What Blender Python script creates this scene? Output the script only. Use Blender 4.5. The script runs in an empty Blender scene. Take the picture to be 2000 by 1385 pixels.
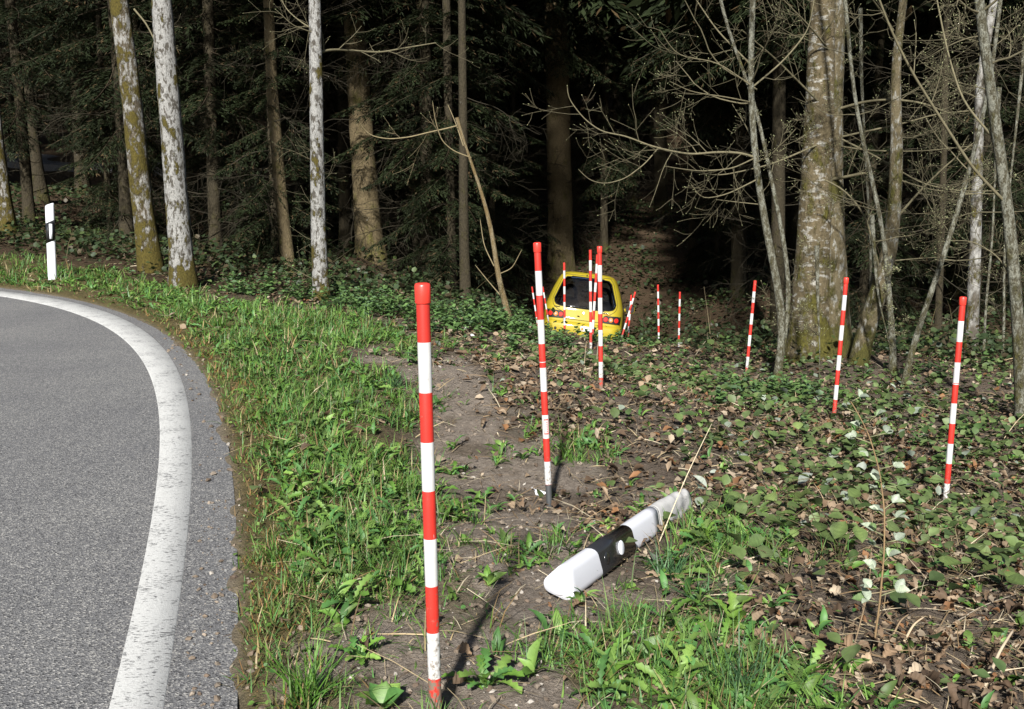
import bpy, math, random
import numpy as np
from mathutils import Vector, Matrix

# ------------------------------------------------------------------ camera, sky, sun, exposure
scene = bpy.context.scene
COL = scene.collection
FPX, PITCH, CAMH = 1944.0, math.radians(9.4), 1.1
cam_data = bpy.data.cameras.new('camera')
cam_data.sensor_width = 36.0
cam_data.lens = FPX / 2000.0 * 36.0
cam_data.clip_start, cam_data.clip_end = 0.05, 600.0
cam = bpy.data.objects.new('camera', cam_data)
COL.objects.link(cam)
cam.location = (0, 0, CAMH)
cam.rotation_euler = (math.pi / 2 - PITCH, 0, 0)
scene.camera = cam

SUN_EL, SUN_AZ = math.radians(34), math.radians(9)      # light travels forward (+y) and a little to the right
world = bpy.data.worlds.new('World')
scene.world = world
world.use_nodes = True
wn = world.node_tree.nodes
sky = wn.new('ShaderNodeTexSky')
sky.sky_type = 'NISHITA'
sky.sun_disc = False
sky.sun_elevation = SUN_EL
sky.sun_rotation = math.pi + SUN_AZ
world.node_tree.links.new(sky.outputs[0], wn['Background'].inputs[0])
wn['Background'].inputs[1].default_value = 0.04
sun_data = bpy.data.lights.new('sun', 'SUN')
sun_data.energy = 4.6
sun_data.angle = math.radians(2.4)
sun_data.color = (1.0, 0.97, 0.92)
sun = bpy.data.objects.new('sun', sun_data)
COL.objects.link(sun)
ldir = Vector((math.sin(SUN_AZ) * math.cos(SUN_EL), math.cos(SUN_AZ) * math.cos(SUN_EL), -math.sin(SUN_EL)))
sun.rotation_euler = ldir.to_track_quat('-Z', 'Y').to_euler()
vs = scene.view_settings
vs.view_transform, vs.look, vs.exposure, vs.gamma = 'Standard', 'None', 1.55, 1.0
vs.use_curve_mapping = False
scene.render.engine = 'CYCLES'
scene.cycles.max_bounces = 6
scene.cycles.diffuse_bounces = 3
scene.cycles.transparent_max_bounces = 8

# ------------------------------------------------------------------ helpers
RNG = np.random.default_rng(7)
random.seed(7)


def tag(o, label=None, cat=None, group=None, kind=None):
    if label: o['label'] = label
    if cat: o['category'] = cat
    if group: o['group'] = group
    if kind: o['kind'] = kind
    return o


def empty(name, loc=(0, 0, 0), label=None, cat=None, group=None):
    o = bpy.data.objects.new(name, None)
    o.empty_display_size = 0.1
    o.location = loc
    COL.objects.link(o)
    return tag(o, label, cat, group)


def link(name, mesh, parent=None, loc=None):
    o = bpy.data.objects.new(name, mesh)
    COL.objects.link(o)
    if parent is not None: o.parent = parent
    if loc is not None: o.location = loc
    return o


class Buf:
    """collects vertices, faces, colours and material slots; mesh() makes one mesh"""
    def __init__(s):
        s.v, s.f, s.c, s.n = [], [], [], 0

    def add(s, V, F, col=(1, 1, 1), mi=0):
        V = np.asarray(V, float).reshape(-1, 3)
        if isinstance(F, np.ndarray): F = [F]
        for a in F:
            a = np.asarray(a, np.int64)
            if a.size: s.f.append((a + s.n, mi))
        c = np.asarray(col, float)
        if c.ndim == 1: c = np.tile(c, (len(V), 1))
        s.v.append(V); s.c.append(c); s.n += len(V)

    def mesh(s, name, mats, smooth=True):
        V = np.concatenate(s.v); C = np.concatenate(s.c)
        loops = np.concatenate([a.ravel() for a, _ in s.f])
        tot = np.concatenate([np.full(len(a), a.shape[1]) for a, _ in s.f])
        mi = np.concatenate([np.full(len(a), m) for a, m in s.f])
        st = np.concatenate([[0], np.cumsum(tot)[:-1]])
        me = bpy.data.meshes.new(name)
        me.vertices.add(len(V)); me.vertices.foreach_set('co', V.astype(np.float32).ravel())
        me.loops.add(len(loops)); me.loops.foreach_set('vertex_index', loops.astype(np.int32))
        me.polygons.add(len(tot)); me.polygons.foreach_set('loop_start', st.astype(np.int32))
        me.polygons.foreach_set('material_index', mi.astype(np.int32))
        me.polygons.foreach_set('use_smooth', np.full(len(tot), bool(smooth)))
        at = me.color_attributes.new('Col', 'FLOAT_COLOR', 'POINT')
        at.data.foreach_set('color', np.c_[C, np.ones(len(C))].astype(np.float32).ravel())
        for m in (mats if isinstance(mats, (list, tuple)) else [mats]):
            me.materials.append(M[m] if isinstance(m, str) else m)
        me.update(calc_edges=True)
        return me

    def obj(s, name, mats, parent=None, loc=None, smooth=True):
        return link(name, s.mesh(name, mats, smooth), parent, loc)


def tube(buf, pts, rad, sides=8, col=(1, 1, 1), mi=0, cap=True, wob=0.0, seed=0):
    P = np.asarray(pts, float); n = len(P)
    R = np.broadcast_to(np.asarray(rad, float), (n,))
    T = np.gradient(P, axis=0); T /= np.linalg.norm(T, axis=1)[:, None] + 1e-9
    a = np.array([1.0, 0, 0]) if abs(T[0, 0]) < .8 else np.array([0, 1.0, 0])
    U = np.zeros_like(P)
    for i in range(n):
        u = a - T[i] * (a @ T[i]); u /= np.linalg.norm(u) + 1e-9
        U[i] = u; a = u
    W = np.cross(T, U)
    th = np.linspace(0, 2 * np.pi, sides, endpoint=False)
    rr = R[:, None] * np.ones((n, sides))
    if wob:
        z = np.arange(n)[:, None] * .7 + seed
        rr = rr * (1 + wob * (np.sin(3 * th + z * .6) * .5 + np.sin(5 * th - z * 1.3 + 1) * .3 + np.sin(2 * th + z * 2.1) * .4))
    V = P[:, None] + rr[..., None] * (np.cos(th)[None, :, None] * U[:, None] + np.sin(th)[None, :, None] * W[:, None])
    i = np.arange(n - 1)[:, None] * sides; j = np.arange(sides)[None]; k = (j + 1) % sides
    Q = np.stack([i + j, i + k, i + sides + k, i + sides + j], -1).reshape(-1, 4)
    F = [Q]
    if cap and sides > 2:
        F.append(np.arange(sides)[::-1][None]); F.append((np.arange(sides) + (n - 1) * sides)[None])
    buf.add(V.reshape(-1, 3), F, col, mi)


def rots(yaw, pitch, roll):
    cy, sy, cp, sp, cr, sr = np.cos(yaw), np.sin(yaw), np.cos(pitch), np.sin(pitch), np.cos(roll), np.sin(roll)
    o, z = np.ones_like(cy), np.zeros_like(cy)
    Rz = np.stack([np.stack([cy, -sy, z], -1), np.stack([sy, cy, z], -1), np.stack([z, z, o], -1)], -2)
    Rx = np.stack([np.stack([o, z, z], -1), np.stack([z, cp, -sp], -1), np.stack([z, sp, cp], -1)], -2)
    Ry = np.stack([np.stack([cr, z, sr], -1), np.stack([z, o, z], -1), np.stack([-sr, z, cr], -1)], -2)
    return Rz @ Rx @ Ry


def scatter(buf, tpl, pos, yaw, pitch, roll, scale, col, mi=0):
    """copies of a template (V, F) whose length runs along +y"""
    V, F = tpl
    N = len(pos)
    if N == 0: return
    sc = np.asarray(scale, float)
    if sc.ndim == 1: sc = sc[:, None] * np.ones(3)
    X = np.einsum('nij,nkj->nki', rots(yaw, pitch, roll), V[None] * sc[:, None, :]) + pos[:, None]
    k = len(V)
    FF = [(a[None] + (np.arange(N) * k)[:, None, None]).reshape(-1, a.shape[1]) for a in (F if isinstance(F, list) else [F])]
    buf.add(X.reshape(-1, 3), FF, np.repeat(np.asarray(col), k, axis=0), mi)


def sstep(a, b, x):
    t = np.clip((x - a) / (b - a), 0, 1)
    return t * t * (3 - 2 * t)


def vnoise(x, y, seed=0):
    xi, yi = np.floor(x).astype(np.int64), np.floor(y).astype(np.int64)
    fx, fy = x - xi, y - yi
    fx = fx * fx * (3 - 2 * fx); fy = fy * fy * (3 - 2 * fy)
    def h(i, j):
        n = (i * 374761393 + j * 668265263 + seed * 974711) & 0xffffffff
        n = ((n ^ (n >> 13)) * 1274126177) & 0xffffffff
        return ((n ^ (n >> 16)) & 0xffff) / 65535.0
    return (h(xi, yi) * (1 - fx) + h(xi + 1, yi) * fx) * (1 - fy) + (h(xi, yi + 1) * (1 - fx) + h(xi + 1, yi + 1) * fx) * fy


def fbm(x, y, seed=0, oct=3):
    s, a, t = 0, 1.0, 0
    for o in range(oct):
        s = s + a * vnoise(x * 2 ** o + 17.3 * o, y * 2 ** o + 9.1 * o, seed + o); t += a; a *= .5
    return s / t - .5


def ray(u, v):
    s = (692.5 - v) / FPX
    return np.array([(u - 1000) / FPX, math.cos(PITCH) + s * math.sin(PITCH), -math.sin(PITCH) + s * math.cos(PITCH)])


def at(u, v, D):
    d = ray(u, v)
    return np.array([0, 0, CAMH]) + d * (D / d[1])


# ------------------------------------------------------------------ materials
M = {}


def nt(name):
    m = bpy.data.materials.new(name); m.use_nodes = True
    M[name] = m
    t = m.node_tree
    return t, t.nodes, t.links, t.nodes['Principled BSDF']


def N_(t, typ, **kw):
    n = t.nodes.new(typ)
    for k, v in kw.items():
        if k.startswith('_'): n.inputs[k[1:].replace('_', ' ')].default_value = v
        else: setattr(n, k, v)
    return n


def ramp(t, src, a, b, ca=(0, 0, 0, 1), cb=(1, 1, 1, 1)):
    r = t.nodes.new('ShaderNodeValToRGB')
    r.color_ramp.elements[0].position, r.color_ramp.elements[1].position = a, b
    r.color_ramp.elements[0].color, r.color_ramp.elements[1].color = ca, cb
    t.links.new(src, r.inputs[0])
    return r.outputs[0]


def mixc(t, fac, a, b, blend='MIX'):
    m = t.nodes.new('ShaderNodeMix'); m.data_type = 'RGBA'; m.blend_type = blend
    for s, val in ((m.inputs[0], fac), (m.inputs[6], a), (m.inputs[7], b)):
        if hasattr(val, 'is_output'): t.links.new(val, s)
        elif s == m.inputs[0]: s.default_value = val
        else: s.default_value = (*val[:3], 1)
    return m.outputs[2]


def noise(t, co, scale, detail=4, rough=.55, stretch=None):
    if stretch:
        mp = N_(t, 'ShaderNodeMapping'); mp.inputs['Scale'].default_value = stretch
        t.links.new(co, mp.inputs[0]); co = mp.outputs[0]
    n = N_(t, 'ShaderNodeTexNoise', _Scale=scale, _Detail=detail, _Roughness=rough)
    t.links.new(co, n.inputs['Vector'])
    return n.outputs[0]


def bump(t, h, strength, dist):
    b = N_(t, 'ShaderNodeBump', _Strength=strength, _Distance=dist)
    t.links.new(h, b.inputs['Height'])
    t.links.new(b.outputs[0], t.nodes['Principled BSDF'].inputs['Normal'])


def coords(t):
    return t.nodes.new('ShaderNodeTexCoord').outputs['Object']


def m_plain(name, col, rough=.5, metal=0, spec=.5, coat=0, var=.12, vs_=25):
    t, n, l, p = nt(name)
    c = coords(t)
    f = noise(t, c, vs_, 5)
    l.new(mixc(t, f, tuple(x * (1 - var) for x in col), tuple(min(1, x * (1 + var)) for x in col)), p.inputs['Base Color'])
    p.inputs['Roughness'].default_value = rough; p.inputs['Metallic'].default_value = metal
    p.inputs['Specular IOR Level'].default_value = spec
    p.inputs['Coat Weight'].default_value = coat
    return t, p


def m_leaf(name, trans=.3, rough=.55, rnd=0.0, spec=.35):
    t, n, l, p = nt(name)
    a = N_(t, 'ShaderNodeAttribute', attribute_name='Col')
    f = noise(t, coords(t), 40, 3)
    c = mixc(t, 1.0, a.outputs['Color'], ramp(t, f, .2, .8, (.7, .7, .7, 1), (1.3, 1.3, 1.3, 1)), 'MULTIPLY')
    if rnd:
        oi = t.nodes.new('ShaderNodeObjectInfo')
        c = mixc(t, 1.0, c, ramp(t, oi.outputs['Random'], 0, 1, (1 - rnd, 1 - rnd, 1 - rnd, 1), (1 + rnd, 1 + rnd * .9, 1 + rnd * .7, 1)), 'MULTIPLY')
    l.new(c, p.inputs['Base Color'])
    p.inputs['Roughness'].default_value = rough
    p.inputs['Specular IOR Level'].default_value = spec
    if trans:
        tr = N_(t, 'ShaderNodeBsdfTranslucent'); l.new(c, tr.inputs[0])
        mx = N_(t, 'ShaderNodeMixShader'); mx.inputs[0].default_value = trans
        l.new(p.outputs[0], mx.inputs[1]); l.new(tr.outputs[0], mx.inputs[2])
        l.new(mx.outputs[0], n['Material Output'].inputs[0])


def m_bark(name, base, lichen, la, lb, moss, ma, mb, stretch=(1, 1, .45), scale=9, dark=.35):
    t, n, l, p = nt(name)
    c = coords(t)
    n1 = noise(t, c, scale, 8, .65, stretch)
    n2 = noise(t, c, 6.5, 9, .68, (1, 1, .55))
    n3 = noise(t, c, scale * 4, 5, .7, (1, 1, .5))
    col = mixc(t, ramp(t, n3, .3, .7), tuple(x * .6 for x in base), tuple(x * 1.3 for x in base))
    lm = ramp(t, n1, la, lb)
    lc = mixc(t, ramp(t, n3, .38, .62), tuple(x * .55 for x in lichen), lichen)
    col = mixc(t, lm, col, lc)
    col = mixc(t, ramp(t, noise(t, c, scale * 2.2, 6, .7), .62, .68), col, tuple(x * dark for x in base))
    sx = t.nodes.new('ShaderNodeSeparateXYZ'); l.new(c, sx.inputs[0])
    ft = N_(t, 'ShaderNodeMapRange'); l.new(sx.outputs[2], ft.inputs[0])
    for q, val in enumerate((.0, .75, .14, 0)): ft.inputs[q + 1].default_value = val
    ad = N_(t, 'ShaderNodeMath', operation='ADD'); l.new(n2, ad.inputs[0]); l.new(ft.outputs[0], ad.inputs[1])
    mm = ramp(t, ad.outputs[0], ma, mb)
    col = mixc(t, mm, col, mixc(t, ramp(t, n3, .35, .65), tuple(x * .45 for x in moss), tuple(x * 1.25 for x in moss)))
    l.new(col, p.inputs['Base Color'])
    p.inputs['Roughness'].default_value = .85; p.inputs['Specular IOR Level'].default_value = .15
    hh = N_(t, 'ShaderNodeMath', operation='ADD'); l.new(n1, hh.inputs[0]); l.new(n3, hh.inputs[1])
    h2 = N_(t, 'ShaderNodeMath', operation='ADD'); l.new(hh.outputs[0], h2.inputs[0]); l.new(mm, h2.inputs[1])
    bump(t, h2.outputs[0], .8, .02)


def build_materials():
    # ground: R = bare soil and the paler near mix, G = mossy turf, B = leaf litter
    t, n, l, p = nt('ground')
    c = coords(t)
    a = N_(t, 'ShaderNodeAttribute', attribute_name='Col')
    sep = t.nodes.new('ShaderNodeSeparateColor'); l.new(a.outputs['Color'], sep.inputs[0])
    n1, n2, n3 = noise(t, c, 4, 8, .6), noise(t, c, 45, 6, .65), noise(t, c, 160, 4, .7)
    soil = mixc(t, ramp(t, n2, .3, .7), (.105, .085, .067), (.235, .20, .165))
    soil = mixc(t, ramp(t, n3, .64, .72), soil, (.26, .24, .21))
    turf = mixc(t, ramp(t, n2, .35, .65), (.045, .042, .018), (.12, .092, .04))
    turf = mixc(t, ramp(t, n3, .6, .7), turf, (.16, .10, .035))
    lit = mixc(t, ramp(t, n2, .3, .7), (.02, .0135, .008), (.066, .044, .026))  # litter tone lowered to paint in the dimness of the forest slope
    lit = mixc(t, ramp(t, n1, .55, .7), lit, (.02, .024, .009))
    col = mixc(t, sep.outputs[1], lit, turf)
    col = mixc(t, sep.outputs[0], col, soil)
    l.new(col, p.inputs['Base Color'])
    p.inputs['Roughness'].default_value = .95; p.inputs['Specular IOR Level'].default_value = .1
    hh = N_(t, 'ShaderNodeMath', operation='ADD'); l.new(n2, hh.inputs[0]); l.new(n3, hh.inputs[1])
    bump(t, hh.outputs[0], 1.0, .018)
    # asphalt
    t, n, l, p = nt('asphalt')
    c = coords(t)
    v = N_(t, 'ShaderNodeTexVoronoi', _Scale=200.0); l.new(c, v.inputs['Vector'])
    sp = t.nodes.new('ShaderNodeSeparateColor'); l.new(v.outputs['Color'], sp.inputs[0])
    fine, big = noise(t, c, 330, 4, .7), noise(t, c, 1.1, 5, .6)
    col = mixc(t, ramp(t, fine, .3, .7), (.062, .062, .064), (.14, .14, .143))
    col = mixc(t, ramp(t, sp.outputs[0], .78, .84), col, (.21, .205, .195))
    col = mixc(t, ramp(t, sp.outputs[1], .93, .95), col, (.25, .245, .235))
    col = mixc(t, ramp(t, sp.outputs[2], .86, .9), col, (.045, .045, .047))
    col = mixc(t, 1.0, col, ramp(t, big, .3, .7, (.86, .86, .87, 1), (1.12, 1.11, 1.08, 1)), 'MULTIPLY')
    l.new(col, p.inputs['Base Color'])
    p.inputs['Roughness'].default_value = .75; p.inputs['Specular IOR Level'].default_value = .3
    hh = N_(t, 'ShaderNodeMath', operation='ADD'); l.new(fine, hh.inputs[0]); l.new(v.outputs['Distance'], hh.inputs[1])
    bump(t, hh.outputs[0], .7, .006)
    # worn road paint over the same aggregate
    t, n, l, p = nt('road_paint')
    c = coords(t)
    f1 = noise(t, c, 60, 6, .7, (1, 2.6, 1)); f2 = noise(t, c, 7, 5, .6); f3 = noise(t, c, 300, 3, .7)
    w = N_(t, 'ShaderNodeMath', operation='MULTIPLY_ADD'); l.new(f2, w.inputs[0]); w.inputs[1].default_value = .35; l.new(f1, w.inputs[2])
    mk = ramp(t, w.outputs[0], .56, .615)
    paint = mixc(t, ramp(t, f3, .3, .7), (.27, .27, .26), (.39, .39, .378))
    l.new(mixc(t, mk, (.07, .07, .072), paint), p.inputs['Base Color'])
    p.inputs['Roughness'].default_value = .7
    hh = N_(t, 'ShaderNodeMath', operation='ADD'); l.new(f3, hh.inputs[0]); l.new(mk, hh.inputs[1])
    bump(t, hh.outputs[0], .6, .004)

    m_leaf('foliage', .28, .55)
    m_leaf('foliage_piece', .25, .5, .35)
    m_leaf('dead_leaf', .1, .7, .4, .2)
    m_leaf('dry', .0, .8, .2, .15)
    m_leaf('needle', .12, .7, .0, .15)
    m_leaf('twig', 0, .8, .0, .15)
    m_leaf('pebble', 0, .85, .0, .2)
    m_bark('bark_pale', (.06, .052, .04), (.22, .215, .20), .44, .56, (.06, .05, .010), .54, .62)
    m_bark('bark_pale_mossy', (.06, .05, .034), (.21, .205, .19), .46, .52, (.055, .044, .009), .47, .53, scale=18)
    m_bark('bark_white', (.055, .05, .042), (.235, .232, .22), .43, .49, (.055, .045, .010), .545, .59, scale=24)
    m_bark('bark_big', (.075, .06, .034), (.24, .23, .20), .53, .60, (.055, .05, .010), .52, .62, (1, 1, 2.2), 11)
    m_bark('bark_mossy', (.08, .066, .038), (.20, .195, .17), .52, .6, (.045, .042, .010), .50, .60, scale=22)
    m_bark('bark_spruce_shaded', (.027, .022, .013), (.12, .115, .10), .66, .74, (.04, .036, .012), .55, .7, (1, 1, .5), 12)  # spruce bark darkened for dim stems: forest shade put into the colour
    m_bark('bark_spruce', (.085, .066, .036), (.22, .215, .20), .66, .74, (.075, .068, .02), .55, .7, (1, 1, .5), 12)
    m_bark('bark_grey', (.058, .053, .034), (.175, .175, .14), .45, .57, (.06, .055, .018), .56, .66, (1, 1, .5), 32)
    m_bark('bark_tan', (.105, .075, .034), (.17, .14, .085), .45, .6, (.05, .045, .012), .62, .72, (1, 1, .25), 30)
    def m_pole(name, colr, rough):
        t, n, l, p = nt(name); c = coords(t)
        n1, n2 = noise(t, c, 9, 6, .6), noise(t, c, 150, 4, .7, (1, 1, .12))
        col = mixc(t, ramp(t, n1, .3, .75), tuple(x * .78 for x in colr), tuple(min(1, x * 1.12) for x in colr))
        col = mixc(t, ramp(t, n2, .70, .74), col, (.30, .27, .25))
        sx = t.nodes.new('ShaderNodeSeparateXYZ'); l.new(c, sx.inputs[0])
        mr = N_(t, 'ShaderNodeMapRange'); l.new(sx.outputs[2], mr.inputs[0])
        for q, val in enumerate((.0, .30, .34, 0)): mr.inputs[q + 1].default_value = val
        ad = N_(t, 'ShaderNodeMath', operation='ADD'); l.new(noise(t, c, 70, 5, .7), ad.inputs[0]); l.new(mr.outputs[0], ad.inputs[1])
        l.new(mixc(t, ramp(t, ad.outputs[0], .66, .80), col, (.11, .088, .066)), p.inputs['Base Color'])
        p.inputs['Roughness'].default_value = rough
    m_pole('red_paint', (.37, .021, .014), .42)
    m_pole('white_paint', (.40, .397, .39), .45)
    m_plain('red_cap', (.46, .03, .02), .33, var=.06)
    m_plain('steel_tip', (.12, .125, .13), .42, .7)
    m_plain('marker_white', (.44, .445, .475), .4, var=.05, vs_=12)
    m_plain('marker_dirty', (.33, .325, .315), .65, var=.35, vs_=30)
    m_plain('marker_black', (.012, .012, .013), .22, var=.3)
    m_plain('reflector_white', (.62, .64, .68), .25, var=.1, vs_=300)
    m_plain('paper', (.55, .56, .58), .8)
    m_plain('sticker_red', (.5, .05, .04), .5)
    t, p = m_plain('car_yellow', (.225, .178, .012), .5, spec=.12, coat=.22, var=.04, vs_=6)
    p.inputs['Coat Roughness'].default_value = .06
    m_plain('car_black', (.008, .008, .008), .55, spec=.15)
    m_plain('car_interior', (.018, .018, .02), .8)
    m_plain('car_seat', (.035, .036, .045), .8)
    m_plain('tyre', (.014, .014, .014), .8)
    m_plain('rim', (.3, .3, .3), .35, .8)
    m_plain('lamp_red', (.40, .014, .01), .5, spec=.1)
    m_plain('lamp_amber', (.36, .13, .025), .5, spec=.1, var=.5, vs_=60)
    m_plain('lamp_clear', (.25, .22, .20), .5, spec=.1, var=.4, vs_=80)
    m_plain('chrome', (.5, .5, .5), .2, 1)
    t, n, l, p = nt('car_glass')
    gl = N_(t, 'ShaderNodeBsdfGlossy'); gl.inputs['Roughness'].default_value = .03
    tr = N_(t, 'ShaderNodeBsdfTransparent'); tr.inputs[0].default_value = (.42, .44, .44, 1)
    fr = N_(t, 'ShaderNodeFresnel'); fr.inputs[0].default_value = 1.5
    sm = N_(t, 'ShaderNodeTexNoise', _Scale=9.0)
    l.new(ramp(t, sm.outputs[0], .3, .7, (.5, .5, .5, 1), (.9, .9, .9, 1)), gl.inputs[0])
    mx = N_(t, 'ShaderNodeMixShader'); l.new(fr.outputs[0], mx.inputs[0]); l.new(tr.outputs[0], mx.inputs[1]); l.new(gl.outputs[0], mx.inputs[2])
    l.new(mx.outputs[0], n['Material Output'].inputs[0])


build_materials()

# ------------------------------------------------------------------ terrain
RC = np.array([-16.2, -0.5])                              # centre of the bend
EDGE = np.array([[-0.62, 1.98], [-0.75, 2.47], [-0.99, 3.31], [-1.24, 4.13], [-1.61, 5.19], [-2.1, 6.39], [-2.67, 7.54], [-3.35, 8.63], [-4.36, 9.93], [-5.8, 11.24]])
LR = np.array([[-0.75, 1.98], [-0.83, 2.32], [-0.98, 2.83], [-1.11, 3.31], [-1.32, 3.97], [-1.64, 4.94], [-2.09, 6.11], [-2.5, 7.04], [-3.02, 7.98], [-3.76, 9.08], [-4.75, 10.21], [-5.62, 10.9]])


def polar_fit(P, deg=4):
    d = P - RC
    ph, r = np.arctan2(d[:, 1], d[:, 0]), np.hypot(d[:, 0], d[:, 1])
    k = np.polyfit(ph, r, deg)
    lo, hi = ph.min() - .02, ph.max() + .03
    return lambda q: np.polyval(k, np.clip(q, lo, hi))


LL = np.array([[-0.87, 1.98], [-0.99, 2.47], [-1.17, 3.05], [-1.46, 3.97], [-1.8, 4.94], [-2.27, 6.11], [-2.73, 7.04], [-3.34, 8.04], [-4.41, 9.48], [-5.35, 10.36]])
R_EDGE, R_LINE, R_LINE_IN = polar_fit(EDGE), polar_fit(LR), polar_fit(LL)


def sdist(x, y):
    """metres beyond the asphalt edge of the bend (negative on the road)"""
    dx, dy = x - RC[0], y - RC[1]
    return np.hypot(dx, dy) - R_EDGE(np.arctan2(dy, dx))


CP = [at(*q) for q in [
    (1073, 988, 4.05), (1173, 765, 6.1), (1628, 828, 6.5), (1845, 997, 4.7), (1457, 735, 9.0), (1325, 694, 14.4), (1287, 678, 14.4),
    (1153, 686, 9.5), (1090, 672, 13.0), (1075, 668, 15.5), (625, 592, 10.7), (358, 560, 11.9), (296, 527, 13.0), (15, 462, 17), (78, 397, 22), (40, 345, 45),
    (725, 508, 17), (908, 602, 13), (1610, 690, 9.5), (1675, 712, 9.0), (1762, 760, 8.0), (1995, 825, 6.7), (1895, 706, 11), (1005, 640, 10),
    (1095, 533, 25), (1290, 420, 35), (1170, 372, 45), (1352, 532, 26), (1400, 600, 20), (560, 540, 15), (400, 500, 20), (860, 540, 20), (1100, 1172, 2.75), (1335, 985, 3.7)]]
CP += [np.array(q, float) for q in [(0, 2, .0), (0, 0, 0), (2, 0, -.12), (1.0, 2.2, -.07), (1.6, 3.0, -.2), (2.2, 4.4, -.42), (0, -6, 0), (6, -4, -.4), (12, 2, -.7), (10, 8, -.75),
       (14, 16, -.8), (12, 25, -.6), (20, 35, .3), (1.45, 18.9, -2.0), (1.1, 21.5, -2.3), (3.5, 19, -1.65), (-1.5, 19, -1.0), (-10, 13, 0.0),
       (-14, 22, .8), (-20, 30, 1.2), (-25, 15, .2), (-22, 45, 2.1), (-27, 45, 2.2), (0, 60, 4.6), (-25, 62, 4.8), (25, 60, 4.4), (30, 20, -.5), (30, 0, -.8), (-30, -10, 0), (30, -20, -.8), (-40, 30, 1)]]
CP = np.array(CP)


def _tps(r2):
    return .5 * r2 * np.log(r2 + 1e-9)


_n = len(CP)
_A = np.zeros((_n + 3, _n + 3))
_A[:_n, :_n] = _tps(((CP[:, None, :2] - CP[None, :, :2]) ** 2).sum(-1)) + np.eye(_n) * .15
_A[:_n, _n:] = np.c_[np.ones(_n), CP[:, :2]]; _A[_n:, :_n] = _A[:_n, _n:].T
_W = np.linalg.solve(_A, np.r_[CP[:, 2], 0, 0, 0])


def base_z(x, y):
    x, y = np.asarray(x, float), np.asarray(y, float)
    sh = x.shape; xf, yf = x.ravel(), y.ravel()
    z = np.empty(len(xf))
    for i in range(0, len(xf), 50000):
        q = np.c_[xf[i:i + 50000], yf[i:i + 50000]]
        r2 = ((q[:, None] - CP[None, :, :2]) ** 2).sum(-1)
        z[i:i + 50000] = _tps(r2) @ _W[:_n] + _W[_n] + q @ _W[_n + 1:]
    z = z.reshape(sh)
    d = np.hypot(x, y)
    hill = np.where(y > 0, np.interp(y, [0, 20, 45, 60, 80, 110, 150, 260], [-.5, -.4, 1.8, 4.6, 10, 20, 36, 62]), -.5)
    w = sstep(38, 60, d)
    return z * (1 - w) + hill * w


# bare-earth track left by the car, as a polyline on the ground
TRACK = np.array([at(u, v, D)[:2] for u, v, D in [(1010, 1420, 2.0), (985, 1300, 2.35), (975, 1150, 2.95), (1000, 1020, 3.7), (960, 900, 4.7), (900, 800, 6.0), (830, 740, 6.8)]])


def dpoly(x, y, P):
    d = np.full(np.shape(x), 1e9)
    for a, b in zip(P[:-1], P[1:]):
        ab = b - a
        t = np.clip(((x - a[0]) * ab[0] + (y - a[1]) * ab[1]) / (ab @ ab), 0, 1)
        d = np.minimum(d, np.hypot(x - a[0] - t * ab[0], y - a[1] - t * ab[1]))
    return d


def blobs(x, y, L):
    w = np.zeros(np.shape(x))
    for bx, by, r in L:
        w = np.maximum(w, np.exp(-((x - bx) ** 2 + (y - by) ** 2) / r ** 2))
    return w


def zone_soil(x, y):
    n = fbm(x * 2.3, y * 2.3, 3, 4)
    d = dpoly(x, y, TRACK) + n * .6
    s = (1 - sstep(.22, .44, d)) * (.45 + .55 * sstep(-.18, .02, fbm(x * 5, y * 5, 8, 3)))
    s = np.maximum(s, blobs(x, y, [(.28, 2.75, .28), (.62, 4.35, .4), (.1, 3.6, .3)]) * sstep(-.2, .15, n + .12))
    return s


GRASS_BLOBS = [tuple(at(u, v, D)[:2]) + (r,) for u, v, D, r in [
    (1250, 1340, 2.15, .26), (1400, 1330, 2.15, .2), (1150, 1300, 2.3, .2), (1345, 1120, 2.95, .10), (1420, 1040, 3.25, .2), (1110, 870, 4.9, .2), (1030, 1090, 3.1, .13),
    (1000, 890, 4.7, .12), (1320, 1230, 2.5, .2), (1480, 1370, 2.05, .2)]]


def zone_grass(x, y):
    s = sdist(x, y)
    n = fbm(x * 1.7, y * 1.7, 11, 4)
    wide = np.interp(y, [0, 3, 5, 8, 11], [.42, .75, 1.05, 1.8, 1.5])
    g = sstep(.0, .16, s + n * .10) * (1 - sstep(wide * .8, wide * 1.3, s + n * .5))
    g = g * (1 - .9 * zone_soil(x, y)) * (.15 + .85 * sstep(-.17, .06, n))
    g = np.maximum(g, .8 * blobs(x, y, GRASS_BLOBS) * (1 - .85 * zone_soil(x, y)))
    return g * sstep(.07, .15, dpoly(x, y, np.array([[.138, 2.69], [.672, 3.745]])))


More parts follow.
